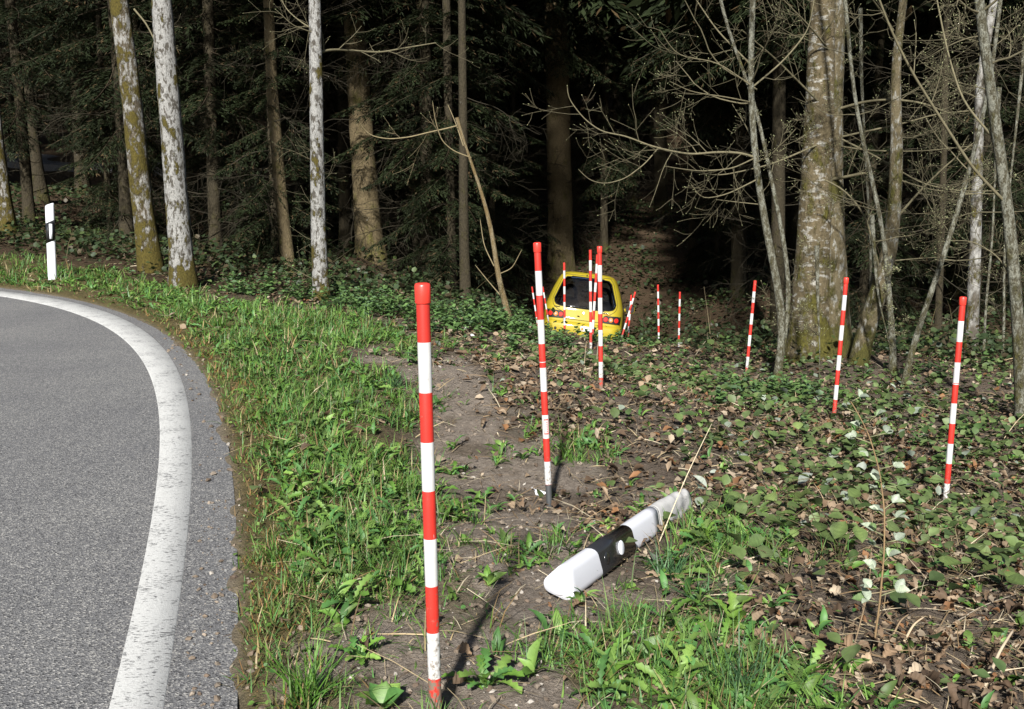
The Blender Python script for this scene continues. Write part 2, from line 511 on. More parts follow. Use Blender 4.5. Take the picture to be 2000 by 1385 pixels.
def ground_z(x, y):
    x, y = np.asarray(x, float), np.asarray(y, float)
    s = sdist(x, y)
    z = base_z(x, y)
    d = np.hypot(x, y)
    rel = fbm(x * 1.6, y * 1.6, 21, 3) * .10 * sstep(.5, 2.5, s) + fbm(x * .35, y * .35, 5, 2) * .5 * sstep(8, 30, s)
    near = 1 - sstep(9, 16, d)
    clod = (fbm(x * 9, y * 9, 31, 3) * .035 + np.abs(fbm(x * 19, y * 19, 41, 2)) * .028) * sstep(.02, .3, s) * near
    z = z * sstep(.1, 1.1, s) + (rel + clod)
    edge = -.03 + .042 * sstep(-.09, .09, s + fbm(x * 6, y * 6, 51, 3) * .11)
    far = sstep(-7.5, -6.2, s)                            # the inside of the bend rises again
    z = np.where(s < .6, edge * (1 - sstep(.1, .6, s)) + (z + .01) * sstep(.1, .6, s) + clod * (1 - sstep(.1, .6, s)), z + .01)
    return np.where(s < -6.2, -.035 + .06 * (1 - far), z)


# settle the relief so that the ground passes through the feet of the poles and near trees
FEET = np.array([c for c in CP[:25] if 2.5 < c[1] < 15.6])
_res = np.array([float(ground_z(np.array([c[0]]), np.array([c[1]]))[0]) - c[2] for c in FEET])
_K = np.exp(-((FEET[:, None, :2] - FEET[None, :, :2]) ** 2).sum(-1) / .7 ** 2)
_fw = np.linalg.solve(_K + np.eye(len(FEET)) * .02, _res)
_raw_ground = ground_z


def ground_z(x, y):
    x, y = np.asarray(x, float), np.asarray(y, float)
    z = _raw_ground(x, y)
    fade = sstep(.2, .7, sdist(x, y))
    for (fx, fy, _), w in zip(FEET, _fw):
        z = z - w * fade * np.exp(-((x - fx) ** 2 + (y - fy) ** 2) / .7 ** 2)
    return z


def gz(x, y):
    return float(ground_z(np.array([x]), np.array([y]))[0])


def gpix(u, v):
    """ground point seen at a photo pixel"""
    d = ray(u, v)
    lo = .8
    ts = np.geomspace(.8, 80, 900)
    P = np.array([0, 0, CAMH]) + d[None] * (ts / d[1])[:, None]
    k = np.argmax(P[:, 2] < ground_z(P[:, 0], P[:, 1]))
    return P[k] if k else P[-1]


def build_ground():
    r = np.concatenate([[0.0, .25], .5 * 1.0112 ** np.arange(0, 560)])
    r = r[r < 230]
    th = np.concatenate([np.radians(np.linspace(-33, 33, 330)), np.radians(np.linspace(33.4, 50, 40)), np.radians(np.linspace(53, 324, 55))])
    X = r[:, None] * np.sin(th)[None]; Y = r[:, None] * np.cos(th)[None]
    Z = ground_z(X, Y)
    so, gr = zone_soil(X, Y), zone_grass(X, Y)
    s = sdist(X, Y)
    so = np.maximum(so, .6 * (1 - sstep(.0, .08, s)))
    so = np.maximum(so, .42 * (1 - sstep(8, 13, np.hypot(X, Y))) * sstep(.6, 1.2, s))  # paler near the camera: light falloff put into the ground colour
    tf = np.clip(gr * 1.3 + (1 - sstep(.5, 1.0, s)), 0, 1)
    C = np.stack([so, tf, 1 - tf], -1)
    n, m = X.shape
    i = np.arange(n - 1)[:, None] * m; j = np.arange(m)[None]; k = (j + 1) % m
    Q = np.stack([i + j, i + m + j, i + m + k, i + k], -1).reshape(-1, 4)[:, ::-1]
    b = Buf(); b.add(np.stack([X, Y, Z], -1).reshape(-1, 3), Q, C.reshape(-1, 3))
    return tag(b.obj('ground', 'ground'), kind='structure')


def arc_strip(buf, rin, rout, ph, z, nr=2, col=(1, 1, 1), skirt=False):
    R0, R1 = rin(ph), rout(ph)
    t = np.array([0, .03, .97, 1]) if skirt else np.linspace(0, 1, nr)
    R = R0[:, None] * (1 - t) + R1[:, None] * t
    X = RC[0] + R * np.cos(ph)[:, None]; Y = RC[1] + R * np.sin(ph)[:, None]
    n, m = R.shape
    i = np.arange(n - 1)[:, None] * m; j = np.arange(m - 1)[None]
    Q = np.stack([i + j, i + j + 1, i + m + j + 1, i + m + j], -1).reshape(-1, 4)
    Z = np.full_like(X, z)
    if skirt: Z[:, [0, -1]] = -.002
    buf.add(np.stack([X, Y, Z], -1).reshape(-1, 3), Q, col)


GROUND = build_ground()
ph = np.linspace(math.radians(-60), math.radians(150), 500)
b = Buf(); arc_strip(b, lambda q: R_EDGE(q) - 6.1, lambda q: R_EDGE(q) + .03, ph, 0.0, 4)
ROAD = tag(b.obj('road', 'asphalt'), kind='structure')
b = Buf(); arc_strip(b, R_LINE_IN, R_LINE, ph, 0.004, 2, skirt=True)
b.obj('edge_line', 'road_paint', ROAD)

# the same road further uphill, seen between the trunks
fr = np.array([[-40, 43.5], [-30, 44.5], [-24, 45.5], [-20, 46.6], [-16, 48.5]])
def far_strip(off0, off1, dz):
    t = np.linspace(0, 1, 40); k = np.linspace(0, 1, len(fr))
    c = np.c_[np.interp(t, k, fr[:, 0]), np.interp(t, k, fr[:, 1])]
    d = np.gradient(c, axis=0); d /= np.linalg.norm(d, axis=1)[:, None]; nn = np.c_[-d[:, 1], d[:, 0]]
    zc = base_z(c[:, 0], c[:, 1]) + .35
    V = []
    for o in (off0, off1): V.append(np.c_[c + nn * o, zc + dz + o * .09])
    V = np.stack(V, 1).reshape(-1, 3)
    i = np.arange(39)[:, None] * 2
    return V, np.concatenate([i, i + 1, i + 3, i + 2], 1)[:, ::-1]
b = Buf()
V, Q = far_strip(0, 5.5, 0); b.add(V, Q)
V2 = V.copy(); V2[1::2] = V[0::2]; V2[1::2, 2] -= 1.2; V2[1::2, 1] -= .8; b.add(V2, Q)
FROAD = tag(b.obj('far_road', 'asphalt'), kind='structure')
b = Buf(); V, Q = far_strip(.25, .42, .012); b.add(V, Q); b.obj('edge_line', 'road_paint', FROAD)

# ------------------------------------------------------------------ striped poles
def striped_pole(base, top, D, label, buried=0, tip=0, capped=True, Dtop=0, dia=.028, marks=(), sticker=False):
    B, T = at(*base, D), at(*top, D + Dtop)
    L = np.linalg.norm(T - B); ax = (T - B) / L
    o = empty('striped_pole', B, label, 'pole', 'red and white striped poles set out across the verge')
    o.rotation_euler = Vector(ax).to_track_quat('Z', 'Y').to_euler()
    low = -.12
    if tip: tip = L - 1.012
    b = Buf(); r = dia / 2; z = L; red = True; first = True
    segs = []
    while z > low:
        h = .112 if first else .1
        if capped is False and first: h = .1
        z0 = max(z - h, low)
        segs.append((z0, z, red)); z = z0; red = not red; first = False
    for z0, z1, red in segs:
        if z0 < tip < z1: segs[segs.index((z0, z1, red))] = (tip, z1, red)
    for z0, z1, red in segs:
        if z1 <= tip: continue
        zz = [z0, z0 + .0008, z1 - .0008, z1]
        tube(b, [(0, 0, q) for q in zz], [r, r * 1.005, r * 1.005, r], 20, mi=0 if red else 1, cap=False)
    th = np.linspace(0, 2 * np.pi, 20, endpoint=False)
    b.add(np.c_[r * np.cos(th), r * np.sin(th), np.full(20, L)], np.arange(20)[None], mi=0)
    for zm, hm in marks:                                   # scuffed white rings
        zc = L - zm
        tube(b, [(0, 0, zc), (0, 0, zc + hm)], r * 1.012, 20, mi=1, cap=True)
    b.obj('shaft', ['red_paint', 'white_paint'], o)
    if capped:
        c = Buf(); R = r * 1.17
        tube(c, [(0, 0, L - .036), (0, 0, L - .035), (0, 0, L - .002), (0, 0, L + .002), (0, 0, L + .0035)], [R * .97, R, R, R * .9, R * .6], 24)
        c.obj('cap', 'red_cap', o)
    if tip > 0:
        c = Buf()
        tube(c, [(0, 0, tip + .003), (0, 0, tip), (0, 0, tip * .3), (0, 0, low)], [r * .93, r * .93, r * .88, r * .8], 20)
        c.obj('metal_tip', 'steel_tip', o)
    if sticker:
        th0 = o.rotation_euler.to_matrix().inverted() @ Vector((-B[0], -B[1], 0))
        a0 = math.atan2(th0.y, th0.x)
        s = Buf(); zc = L - .728
        def strip(a1, a2, z1, z2, k, mi):
            aa = a0 + np.linspace(a1, a2, 8)
            V = np.concatenate([np.c_[r * k * np.cos(aa), r * k * np.sin(aa), np.full(8, z)] for z in (z1, z2)])
            i = np.arange(7)[:, None]
            s.add(V, np.concatenate([i, i + 1, i + 9, i + 8], 1), mi=mi)
        strip(-.5, .95, zc, zc - .066, 1.02, 0)
        strip(-.36, .8, zc - .006, zc - .06, 1.03, 1)
        for q in range(6): strip(.22, .62, zc - .012 - q * .008, zc - .016 - q * .008, 1.04, 0)
        s.obj('sticker', ['sticker_red', 'white_paint'], o)
    return o


W = 'red and white striped pole '
striped_pole((851, 1402), (825, 556), 1.92, W + 'with red cap in the grass nearest the white line', dia=.0268)
striped_pole((1073, 990), (1049, 475), 4.05, W + 'with bare metal tip and sticker by fallen marker post', tip=.072, sticker=True, marks=((.49, .003),))
striped_pole((1174, 768), (1171, 482), 6.1, W + 'with wide cap across the yellow car rear window')
striped_pole((1154, 690), (1153, 488), 9.6, W + 'without cap in front of the middle of the yellow car', capped=False)
striped_pole((1156, 672), (1167, 497), 10.6, W + 'leaning behind two straight poles in front of the yellow car', capped=False, marks=((.34, .006), (.37, .004)))
striped_pole((1103, 668), (1102, 513), 12.6, W + 'thin, crossing the window and tail lamp of the yellow car', capped=False)
striped_pole((1052, 648), (1039, 560), 16.0, W + 'leaning, half hidden beside the sticker pole and the car', capped=False, dia=.026)
striped_pole((1072, 632), (1060, 560), 17.2, W + 'mostly hidden between the sticker pole and the yellow car', capped=False, dia=.026)
striped_pole((1212, 666), (1241, 570), 15.2, W + 'strongly leaning beside the car door mirror, crossing another pole', capped=False)
striped_pole((1226, 668), (1233, 576), 15.6, W + 'slightly leaning by the car mirror, crossed by a slanted pole', capped=False)
striped_pole((1287, 679), (1285, 556), 14.4, W + 'first upright one on the slope beyond the car mirror', capped=False)
striped_pole((1325, 696), (1328, 570), 13.6, W + 'second upright one on the slope beyond the car mirror', capped=False)
striped_pole((1457, 737), (1475, 548), 9.0, W + 'standing beside the forked sapling before the big trunk', capped=False)
striped_pole((1627, 832), (1653, 543), 6.5, W + 'leaning in front of the mossy double trunk')
striped_pole((1845, 1000), (1881, 581), 4.7, W + 'with bright cap among bramble leaves beyond the big trunk', marks=((.42, .004),))

# ------------------------------------------------------------------ marker posts
def section(side=.115, depth=.105, rr=.022, n=7):
    """rounded triangle, flat front at y=0 facing -y"""
    P = np.array([[-side / 2, 0], [side / 2, 0], [0, depth]])
    out = []
    for i in range(3):
        p, a, c = P[i], P[i - 1], P[(i + 1) % 3]
        da, dc = (a - p) / np.linalg.norm(a - p), (c - p) / np.linalg.norm(c - p)
        half = math.acos(da @ dc) / 2
        t = rr / math.tan(half)
        cen = p + (da + dc) / np.linalg.norm(da + dc) * rr / math.sin(half)
        s, e = p + da * t - cen, p + dc * t - cen
        a0, a1 = math.atan2(s[1], s[0]), math.atan2(e[1], e[0])
        while a1 < a0: a1 += 2 * math.pi
        for q in np.linspace(a0, a1, n): out.append(cen + rr * np.array([math.cos(q), math.sin(q)]))
    return np.array(out)


def prism(buf, S, levels, grow=1.0, caps=(True, True), mi=0, slant=0.0, cen=(0, .04), bulge=None):
    """levels: list of (z, scale, slant); the cut follows z + slant * x"""
    n = len(S); c = np.array(cen); V = []
    for z, k, sl in levels:
        q = c + (S - c) * (k * grow)
        V.append(np.c_[q, z + sl * q[:, 0]])
    m = len(levels)
    i = np.arange(m - 1)[:, None] * n; j = np.arange(n)[None]; k = (j + 1) % n
    F = [np.stack([i + j, i + k, i + n + k, i + n + j], -1).reshape(-1, 4)]
    if caps[0]: F.append(np.arange(n)[::-1][None])
    if caps[1]: F.append((np.arange(n) + (m - 1) * n)[None])
    V = np.concatenate(V)
    if bulge is not None: V = bulge(V)
    buf.add(V, F, mi=mi)


def box(buf, c, d, mi=0, col=(1, 1, 1)):
    c, d = np.array(c), np.array(d) / 2
    s = np.array([[x, y, z] for x in (-1, 1) for y in (-1, 1) for z in (-1, 1)])
    buf.add(c + s * d, np.array([[0, 1, 3, 2], [4, 6, 7, 5], [0, 4, 5, 1], [2, 3, 7, 6], [0, 2, 6, 4], [1, 5, 7, 3]]), col, mi)


def disc(buf, c, ax, r, h, n=24, mi=0):
    c, ax = np.array(c, float), np.array(ax, float)
    tube(buf, [c, c + ax * h * .8, c + ax * h], [r, r, r * .9], n, mi=mi)


S = section(.148, .11, .028)
B = at(103, 562, 11.8)
o = empty('delineator_post', (B[0], B[1], B[2] - .02), 'white roadside marker post standing upright in the verge with black band', 'marker post')
o.rotation_euler = (0, math.radians(1.8), math.radians(22))
b = Buf(); SL = .38
prism(b, S, [(-.15, 1, 0), (.02, 1, 0), (.9, 1, SL), (.975, 1, SL), (.992, .96, SL), (1.001, .84, SL), (1.004, .6, SL)])
b.obj('body', 'marker_white', o)
b = Buf(); prism(b, S, [(.565, 1.0, SL * 1.2), (.565, 1.03, SL * 1.2), (.80, 1.03, SL * 1.2), (.80, 1.0, SL * 1.2)], caps=(False, False))
b.obj('black_band', 'marker_black', o)
b = Buf(); box(b, (0.004, -.006, .685), (.058, .012, .215)); b.obj('reflector_frame', 'marker_black', o)
b = Buf(); box(b, (0.004, -.0135, .685), (.032, .007, .175)); b.obj('reflector', 'reflector_white', o)

# fallen post: axis along local +z, laid from its head towards the broken foot
A = np.array([.138, 2.69]); E = np.array([.672, 3.745])
za, ze = gz(*A) + .058, gz(*E) + .055
P0, P1 = Vector((A[0], A[1], za)), Vector((E[0], E[1], ze))
o = empty('delineator_post', P0, 'fallen white marker post lying on bare soil with black band and round reflector', 'marker post')
zax = (P0 - P1).normalized()
xax = Vector((0, 0, 1)).cross(zax).normalized()
yax = zax.cross(xax)
rollm = Matrix.Rotation(math.radians(-16), 3, 'Z')
mt = Matrix((xax, yax, zax)).transposed() @ rollm
o.rotation_euler = mt.to_euler()
Lp = (P1 - P0).length
S2 = section(.135, .128, .026)
S2 = S2 - np.array([0, .05])
def dent(V):
    V = V.copy(); d = -V[:, 2] / Lp
    k = sstep(.70, 1.0, d)
    V[:, 0] += k * .005 * np.sin(d * 46 + V[:, 1] * 40); V[:, 1] += k * .006 * np.sin(d * 71 + V[:, 0] * 55)
    V[:, 1] -= k * .02
    return V
b = Buf()
prism(b, S2, [(-Lp * q, 1.0 + .0 * q, 0) for q in (.66, .60, .45, .3, .15, .02)] + [(-.006, .985, 0), (0, .93, 0)], cen=(0, 0))
b.obj('body', 'marker_white', o)
b = Buf()
prism(b, S2, [(-Lp * q, 1.0 if q < .9 else 1 - (q - .9) * 2.2, 0) for q in np.linspace(1.04, .655, 26)], cen=(0, 0), bulge=dent)
b.obj('crumpled_foot', 'marker_dirty', o)
b = Buf(); prism(b, S2, [(-Lp * .653, 1.008, 0), (-Lp * .649, 1.008, 0)], cen=(0, 0)); b.obj('seam_ring', 'marker_dirty', o)
b = Buf(); bs = -.55
prism(b, S2, [(-Lp * .415, 1.0, bs), (-Lp * .415, 1.016, bs), (-Lp * .165, 1.016, bs), (-Lp * .165, 1.0, bs)], caps=(False, False), cen=(0, 0))
b.obj('black_band', 'marker_black', o)
# two round reflectors on the face turned to the verge
fn = np.array([math.cos(math.radians(28)), math.sin(math.radians(28)), 0])
for q, mat_, nm in ((.33, 'reflector_white', 'round_reflector'), (.225, 'marker_black', 'reflector_socket')):
    c = np.array([.0345, .012, -Lp * q]) - fn * .0045
    b = Buf(); disc(b, c, fn, .023 if q > .3 else .02, .0075); b.obj(nm, mat_, o)

# ------------------------------------------------------------------ the yellow car
def build_car():
    CW = lambda z: np.interp(z, [.18, .3, .45, .62, .8, .92, 1.05, 1.18, 1.30, 1.37, 1.41, 1.43], [.67, .735, .752, .757, .752, .735, .69, .632, .565, .515, .46, .38])
    CR = lambda z: np.interp(z, [.18, .3, .45, .62, .70, .86, 1.0, 1.15, 1.28, 1.36, 1.405, 1.43], [.05, .01, -.02, -.01, .02, .05, .10, .165, .235, .29, .36, .5])
    CF = lambda z: np.interp(z, [.18, .3, .5, .65, .76, .82, .86, .9, 1.1, 1.3, 1.38, 1.43], [3.25, 3.33, 3.32, 3.26, 3.10, 2.86, 2.62, 2.48, 2.18, 1.86, 1.66, 1.35])
    RX, RY, BOW = .20, .26, .045

    def rear_y(x, z, inset=0.0):
        x = np.abs(np.asarray(x, float)); w = CW(z) - inset
        t = np.clip((x - (w - RX)) / RX, 0, .9999)
        return CR(z) + inset + BOW * (x / w) ** 2 + RY * (1 - np.sqrt(1 - t * t))

    def side_x(y, z):
        return CW(z) - .0 * y

    def ring(z, inset=0.0, n=26):
        w = CW(z) - inset
        x = np.concatenate([np.linspace(0, w - RX, n), w - RX + RX * np.sin(np.linspace(0, np.pi / 2, 14))[1:]])
        yr = rear_y(np.minimum(x, w * .99999), z, inset)
        yf = CF(z) - inset - .16 * (x / w) ** 2 - RY * (1 - np.sqrt(np.maximum(0, 1 - np.clip((x - (w - RX)) / RX, 0, 1) ** 2)))
        ym = np.linspace(yr[-1], yf[-1], 74)[1:-1]
        crown = w + .012 * np.sin(np.pi * (ym - ym[0]) / (ym[-1] - ym[0]))
        right = np.concatenate([np.c_[x, yr], np.c_[crown, ym], np.c_[x[::-1], yf[::-1]]])
        left = right[::-1][1:-1] * [-1, 1]
        return np.concatenate([right, left])

    zs = np.concatenate([np.linspace(.18, .9, 34), np.linspace(.915, 1.36, 26), [1.375, 1.39, 1.40, 1.41, 1.418, 1.424, 1.428, 1.43]])
    # openings in side view / rear view
    REARW = lambda k: np.array([(-.40 * k, 1.345), (-.46 * k, 1.30), (-.55 * k, 1.09), (-.59 * k, 1.0), (-.578 * k, .945), (-.54 * k, .91), (-.46 * k, .892), (-.2 * k, .882), (.2 * k, .882), (.46 * k, .892), (.54 * k, .91), (.578 * k, .945), (.59 * k, 1.0), (.55 * k, 1.09), (.46 * k, 1.30), (.40 * k, 1.345), (.2 * k, 1.36), (-.2 * k, 1.36)])
    SIDEW = [np.array([(.46, 1.0), (.58, 1.22), (.72, 1.31), (1.05, 1.33), (1.05, .95), (.55, .94)]), np.array([(1.12, 1.33), (1.68, 1.31), (2.30, .94), (1.12, .94)])]
    WHEELS = [(.52, .27), (2.72, .27)]

    def inside(P, x, y):
        c = np.zeros(len(x), bool)
        j = len(P) - 1
        for i in range(len(P)):
            xi, yi, xj, yj = *P[i], *P[j]
            c ^= ((yi > y) != (yj > y)) & (x < (xj - xi) * (y - yi) / (yj - yi + 1e-12) + xi)
            j = i
        return c

    def shell(inset, name, mat_, parent):
        R = [ring(z if inset == 0 else min(z, 1.40), inset) for z in zs]
        n, m = len(R), len(R[0])
        zz = zs if inset == 0 else np.minimum(zs, 1.395)
        V = np.concatenate([np.c_[r, np.full(m, z)] for r, z in zip(R, zz)])
        i = np.arange(n - 1)[:, None] * m; j = np.arange(m)[None]; k = (j + 1) % m
        Q = np.stack([i + j, i + k, i + m + k, i + m + j], -1).reshape(-1, 4)
        c = V[Q].mean(1)
        kill = inside(REARW(.985), c[:, 0], c[:, 2]) & (c[:, 1] < .6)
        for sw in SIDEW: kill |= inside(sw, c[:, 1], c[:, 2]) & (np.abs(c[:, 0]) > .4)
        kill |= (c[:, 1] > 1.6) & (c[:, 2] > .93) & (c[:, 2] < 1.34) & (np.abs(c[:, 0]) < CW(c[:, 2]) - .10)
        for wy, wz in WHEELS: kill |= (np.hypot(c[:, 1] - wy, c[:, 2] - wz) < .315) & (np.abs(c[:, 0]) > .5)
        bb = Buf()
        F = [Q[~kill]]
        F.append((np.arange(m) + (n - 1) * m)[None]); F.append(np.arange(m)[::-1][None])
        bb.add(V, F)
        return bb.obj(name, mat_, parent)

    o = empty('car', (0, 0, 0), 'small yellow hatchback crashed tail up in the wooded hollow', 'car')
    body = shell(0, 'body', 'car_yellow', o)
    shell(.035, 'interior_lining', 'car_interior', o)

    def rear_patch(name, P, off, mat_, parent, rings=7, hole=None, thick=.006):
        P = np.asarray(P, float)
        # densify the outline
        Q = []
        for a, c in zip(P, np.roll(P, -1, 0)):
            for t in np.linspace(0, 1, 5)[:-1]: Q.append(a * (1 - t) + c * t)
        P = np.array(Q); c = P.mean(0); n = len(P)
        ks = np.linspace(1, hole, 2) if hole else np.linspace(1, .02, rings)
        V = []
        L0 = c + (P - c)
        V.append(np.c_[L0[:, 0], rear_y(L0[:, 0], L0[:, 1]) + .004, L0[:, 1]])
        for k in ks:
            q = c + (P - c) * k
            V.append(np.c_[q[:, 0], rear_y(q[:, 0], q[:, 1]) - off, q[:, 1]])
        m = len(V)
        i = np.arange(m - 1)[:, None] * n; j = np.arange(n)[None]; k2 = (j + 1) % n
        bb = Buf(); bb.add(np.concatenate(V), np.stack([i + j, i + k2, i + n + k2, i + n + j], -1).reshape(-1, 4)[:, ::-1])
        return bb.obj(name, mat_, parent)

    def circ(x, z, r, n=16):
        a = np.linspace(0, 2 * np.pi, n, endpoint=False)
        return np.c_[x + r * np.cos(a), z + r * np.sin(a)]

    gate = rear_patch('rear_window', REARW(1.0), .004, 'car_glass', o, 9)
    rear_patch('seal', REARW(1.015), .006, 'car_black', gate, hole=.965)
    bw = Buf()
    tube(bw, [(.02, rear_y(.02, .90) - .02, .90), (.15, rear_y(.15, .93) - .022, .925), (.33, rear_y(.33, .95) - .02, .945)], [.011, .008, .005], 6)
    bw.obj('wiper', 'car_black', gate)
    for s in (-1, 1):
        oc = [(-.72 * s, .83), (-.42 * s, .815), (-.36 * s, .77), (-.32 * s, .69), (-.42 * s, .685), (-.71 * s, .675)]
        if s > 0: oc = oc[::-1]
        tl = rear_patch('tail_lamp', oc, .006, 'car_black', o)
        for dx, r, mm, nm in ((.635, .042, 'lamp_red', 'lens'), (.53, .042, 'lamp_amber', 'lens'), (.43, .04, 'lamp_red', 'lens')):
            rear_patch(nm, circ(-dx * s, .752, r), .016, mm, tl, 5)
            if dx == .53: rear_patch('bulb', circ(-dx * s, .752, .02), .02, 'lamp_clear', tl, 3)
    # seams, bumper, plate, badges
    def smooth2(P):
        P = np.array(P, float); d = np.r_[0, np.cumsum(np.hypot(*np.diff(P, axis=0).T))]
        t = np.linspace(0, d[-1], 40); Q = np.c_[np.interp(t, d, P[:, 0]), np.interp(t, d, P[:, 1])]
        for _ in range(2): Q[1:-1] = .25 * Q[:-2] + .5 * Q[1:-1] + .25 * Q[2:]
        return Q
    def seam(pts, wd=.005):
        bb = Buf(); pts = np.array(smooth2(pts))
        tube(bb, np.c_[pts[:, 0], rear_y(pts[:, 0], pts[:, 1]) - .001, pts[:, 1]], wd, 6)
        return bb.obj('panel_seam', 'car_black', o)
    xs = np.linspace(-.34, .34, 24)
    seam(np.c_[xs, np.full(24, .685)])
    for s in (-1, 1):
        seam([(s * .38, .80), (s * .50, .84), (s * .60, .90), (s * .625, .98), (s * .60, 1.06), (s * .50, 1.30), (s * .43, 1.375)], .004)
        seam([(s * .34, .69), (s * .36, .6), (s * .33, .52), (s * .3, .5)], .004)
    seam(np.c_[np.linspace(-.43, .43, 24), np.full(24, 1.378)], .005)
    bb = Buf()                                             # bumper: a swollen lower skirt
    zz = np.array([.20, .24, .34, .48, .58, .63, .645]); oo = np.array([.0, .03, .045, .05, .05, .035, .0])
    xx = np.linspace(-.735, .735, 60)
    V = np.concatenate([np.c_[xx * CW(z) / .757, rear_y(xx * CW(z) / .757, z) - d, np.full(60, z)] for z, d in zip(zz, oo)])
    i = np.arange(6)[:, None] * 60; j = np.arange(59)[None]
    bb.add(V, np.stack([i + j, i + j + 1, i + 61 + j, i + 60 + j], -1).reshape(-1, 4))
    bump_ = bb.obj('bumper', 'car_yellow', o)
    for x, z, r in ((-.50, .50, .026), (-.50, .42, .022)):
        rear_patch('cover_cap', circ(x, z, r, 12), .056, 'car_black', bump_, 3)
    bb = Buf(); tube(bb, [(-.58, -.06, .27), (-.58, .15, .27)], .03, 14); bb.obj('exhaust_pipe', 'car_black', o)
    pl = rear_patch('number_plate', [(-.02, .585), (.22, .585), (.22, .50), (-.02, .50)], .058, 'reflector_white', o)
    rear_patch('plate_sticker', [(-.01, .56), (.04, .56), (.04, .51), (-.01, .51)], .0595, 'lamp_amber', pl, 3)
    def badge(x0, z0, pat, mat_, hgt=.02):
        bb = Buf()
        for k, q in enumerate(pat):
            x = x0 + k * .0135
            tube(bb, [(x, rear_y(x, z0) - .003, z0), (x + .004, rear_y(x, z0) - .004, z0 + hgt * q)], .0042, 5)
            tube(bb, [(x, rear_y(x, z0) - .003, z0 + hgt * .2), (x + .012, rear_y(x, z0) - .004, z0 + hgt * .35)], .0035, 5)
        return bb.obj('badge', mat_, o)
    badge(-.575, .868, [1, .7, 1, .7, .7, .8, .7, .9], 'car_black')
    badge(.36, .848, [1.5, .8, .8, 1.2, .8, .8, .8, .8], 'chrome', .022)
    bb = Buf(); xs = np.linspace(.38, .51, 8); tube(bb, np.c_[xs, rear_y(xs, .836) - .003, np.full(8, .836)], .003, 5); bb.obj('badge_line', 'lamp_red', o)
    rear_patch('round_badge', circ(.0, .82, .022, 20), .006, 'chrome', o, 4)
    rear_patch('washer_jet', circ(-.03, 1.385, .014, 10), .014, 'car_black', o, 3)
    # side glass, pillars strip, wheels, mirrors
    for s in (-1, 1):
        for sw in SIDEW:
            P = []
            for a, c in zip(sw, np.roll(sw, -1, 0)):
                for t in np.linspace(0, 1, 6)[:-1]: P.append(a * (1 - t) + c * t)
            P = np.array(P); c = P.mean(0); V = []
            for k in np.linspace(1.02, .02, 6):
                q = c + (P - c) * k; V.append(np.c_[s * (CW(q[:, 1]) + .008), q])
            n = len(P); i = np.arange(5)[:, None] * n; j = np.arange(n)[None]; k2 = (j + 1) % n
            bb = Buf(); bb.add(np.concatenate(V), np.stack([i + j, i + k2, i + n + k2, i + n + j], -1).reshape(-1, 4))
            bb.obj('side_window', 'car_glass', o)
        for wy, wz in WHEELS:
            bb = Buf()
            prof = [(.0, .19), (.005, .235), (.02, .262), (.05, .27), (.10, .27), (.13, .262), (.145, .235), (.15, .19)]
            th = np.linspace(0, 2 * np.pi, 32, endpoint=False)
            V = np.concatenate([np.c_[np.full(32, s * (.565 + a)), wy + r * np.cos(th), wz + r * np.sin(th)] for a, r in prof])
            i = np.arange(7)[:, None] * 32; j = np.arange(32)[None]; k2 = (j + 1) % 32
            bb.add(V, np.stack([i + j, i + k2, i + 32 + k2, i + 32 + j], -1).reshape(-1, 4))
            wh = bb.obj('wheel', 'tyre', o)
            bb = Buf(); disc(bb, (s * .58, wy, wz), (s, 0, 0), .192, .115, 28)
            for q in range(6):
                a = q * np.pi / 3
                disc(bb, (s * .69, wy + .12 * math.cos(a), wz + .12 * math.sin(a)), (s, 0, 0), .03, .01, 10, 1)
            bb.obj('rim', ['rim', 'car_black'], wh)
            bb = Buf()
            V = np.concatenate([np.c_[np.full(32, s * a), wy + .318 * np.cos(th), wz + .318 * np.sin(th)] for a in (.4, .73)])
            i = np.zeros((1, 1), int); bb.add(V, [np.stack([j[0], k2[0], 32 + k2[0], 32 + j[0]], -1), np.arange(32)[None]])
            bb.obj('wheel_arch', 'car_black', o)
        bb = Buf()                                         # door mirror
        th, fi = np.linspace(0, 2 * np.pi, 20, endpoint=False), np.linspace(0, np.pi / 2, 6)
        V = []
        for f in fi:
            q = max(math.cos(f), .02)
            V.append(np.c_[s * .86 + .095 * q * np.sign(np.cos(th)) * np.abs(np.cos(th)) ** .7, np.full(20, 1.93 + .10 * math.sin(f)), .975 + .07 * q * np.sign(np.sin(th)) * np.abs(np.sin(th)) ** .7])
        i = np.arange(5)[:, None] * 20; j = np.arange(20)[None]; k2 = (j + 1) % 20
        bb.add(np.concatenate(V), np.stack([i + j, i + k2, i + 20 + k2, i + 20 + j], -1).reshape(-1, 4))
        tube(bb, [(s * .70, 2.02, .93), (s * .80, 1.99, .955)], [.03, .028], 8)
        mr = bb.obj('door_mirror', 'car_yellow', o)
        bb = Buf(); q = .86
        bb.add(np.c_[s * .86 + .095 * q * np.sign(np.cos(th)) * np.abs(np.cos(th)) ** .7, np.full(20, 1.935), .975 + .07 * q * np.sign(np.sin(th)) * np.abs(np.sin(th)) ** .7], np.arange(20)[None])
        bb.obj('mirror_glass', 'car_black', mr)
        hl = Buf(); disc(hl, (s * .5, 3.12, .66), (0, 1, 0), .10, .12, 20); hl.obj('headlight', 'lamp_clear', o)
    # windscreen
    zz = np.linspace(.92, 1.35, 8); V = []
    for z in zz:
        w = CW(z) - .09; x = np.linspace(-w, w, 14); V.append(np.c_[x, CF(z) - .16 * (x / CW(z)) ** 2 - .02, np.full(14, z)])
    i = np.arange(7)[:, None] * 14; j = np.arange(13)[None]
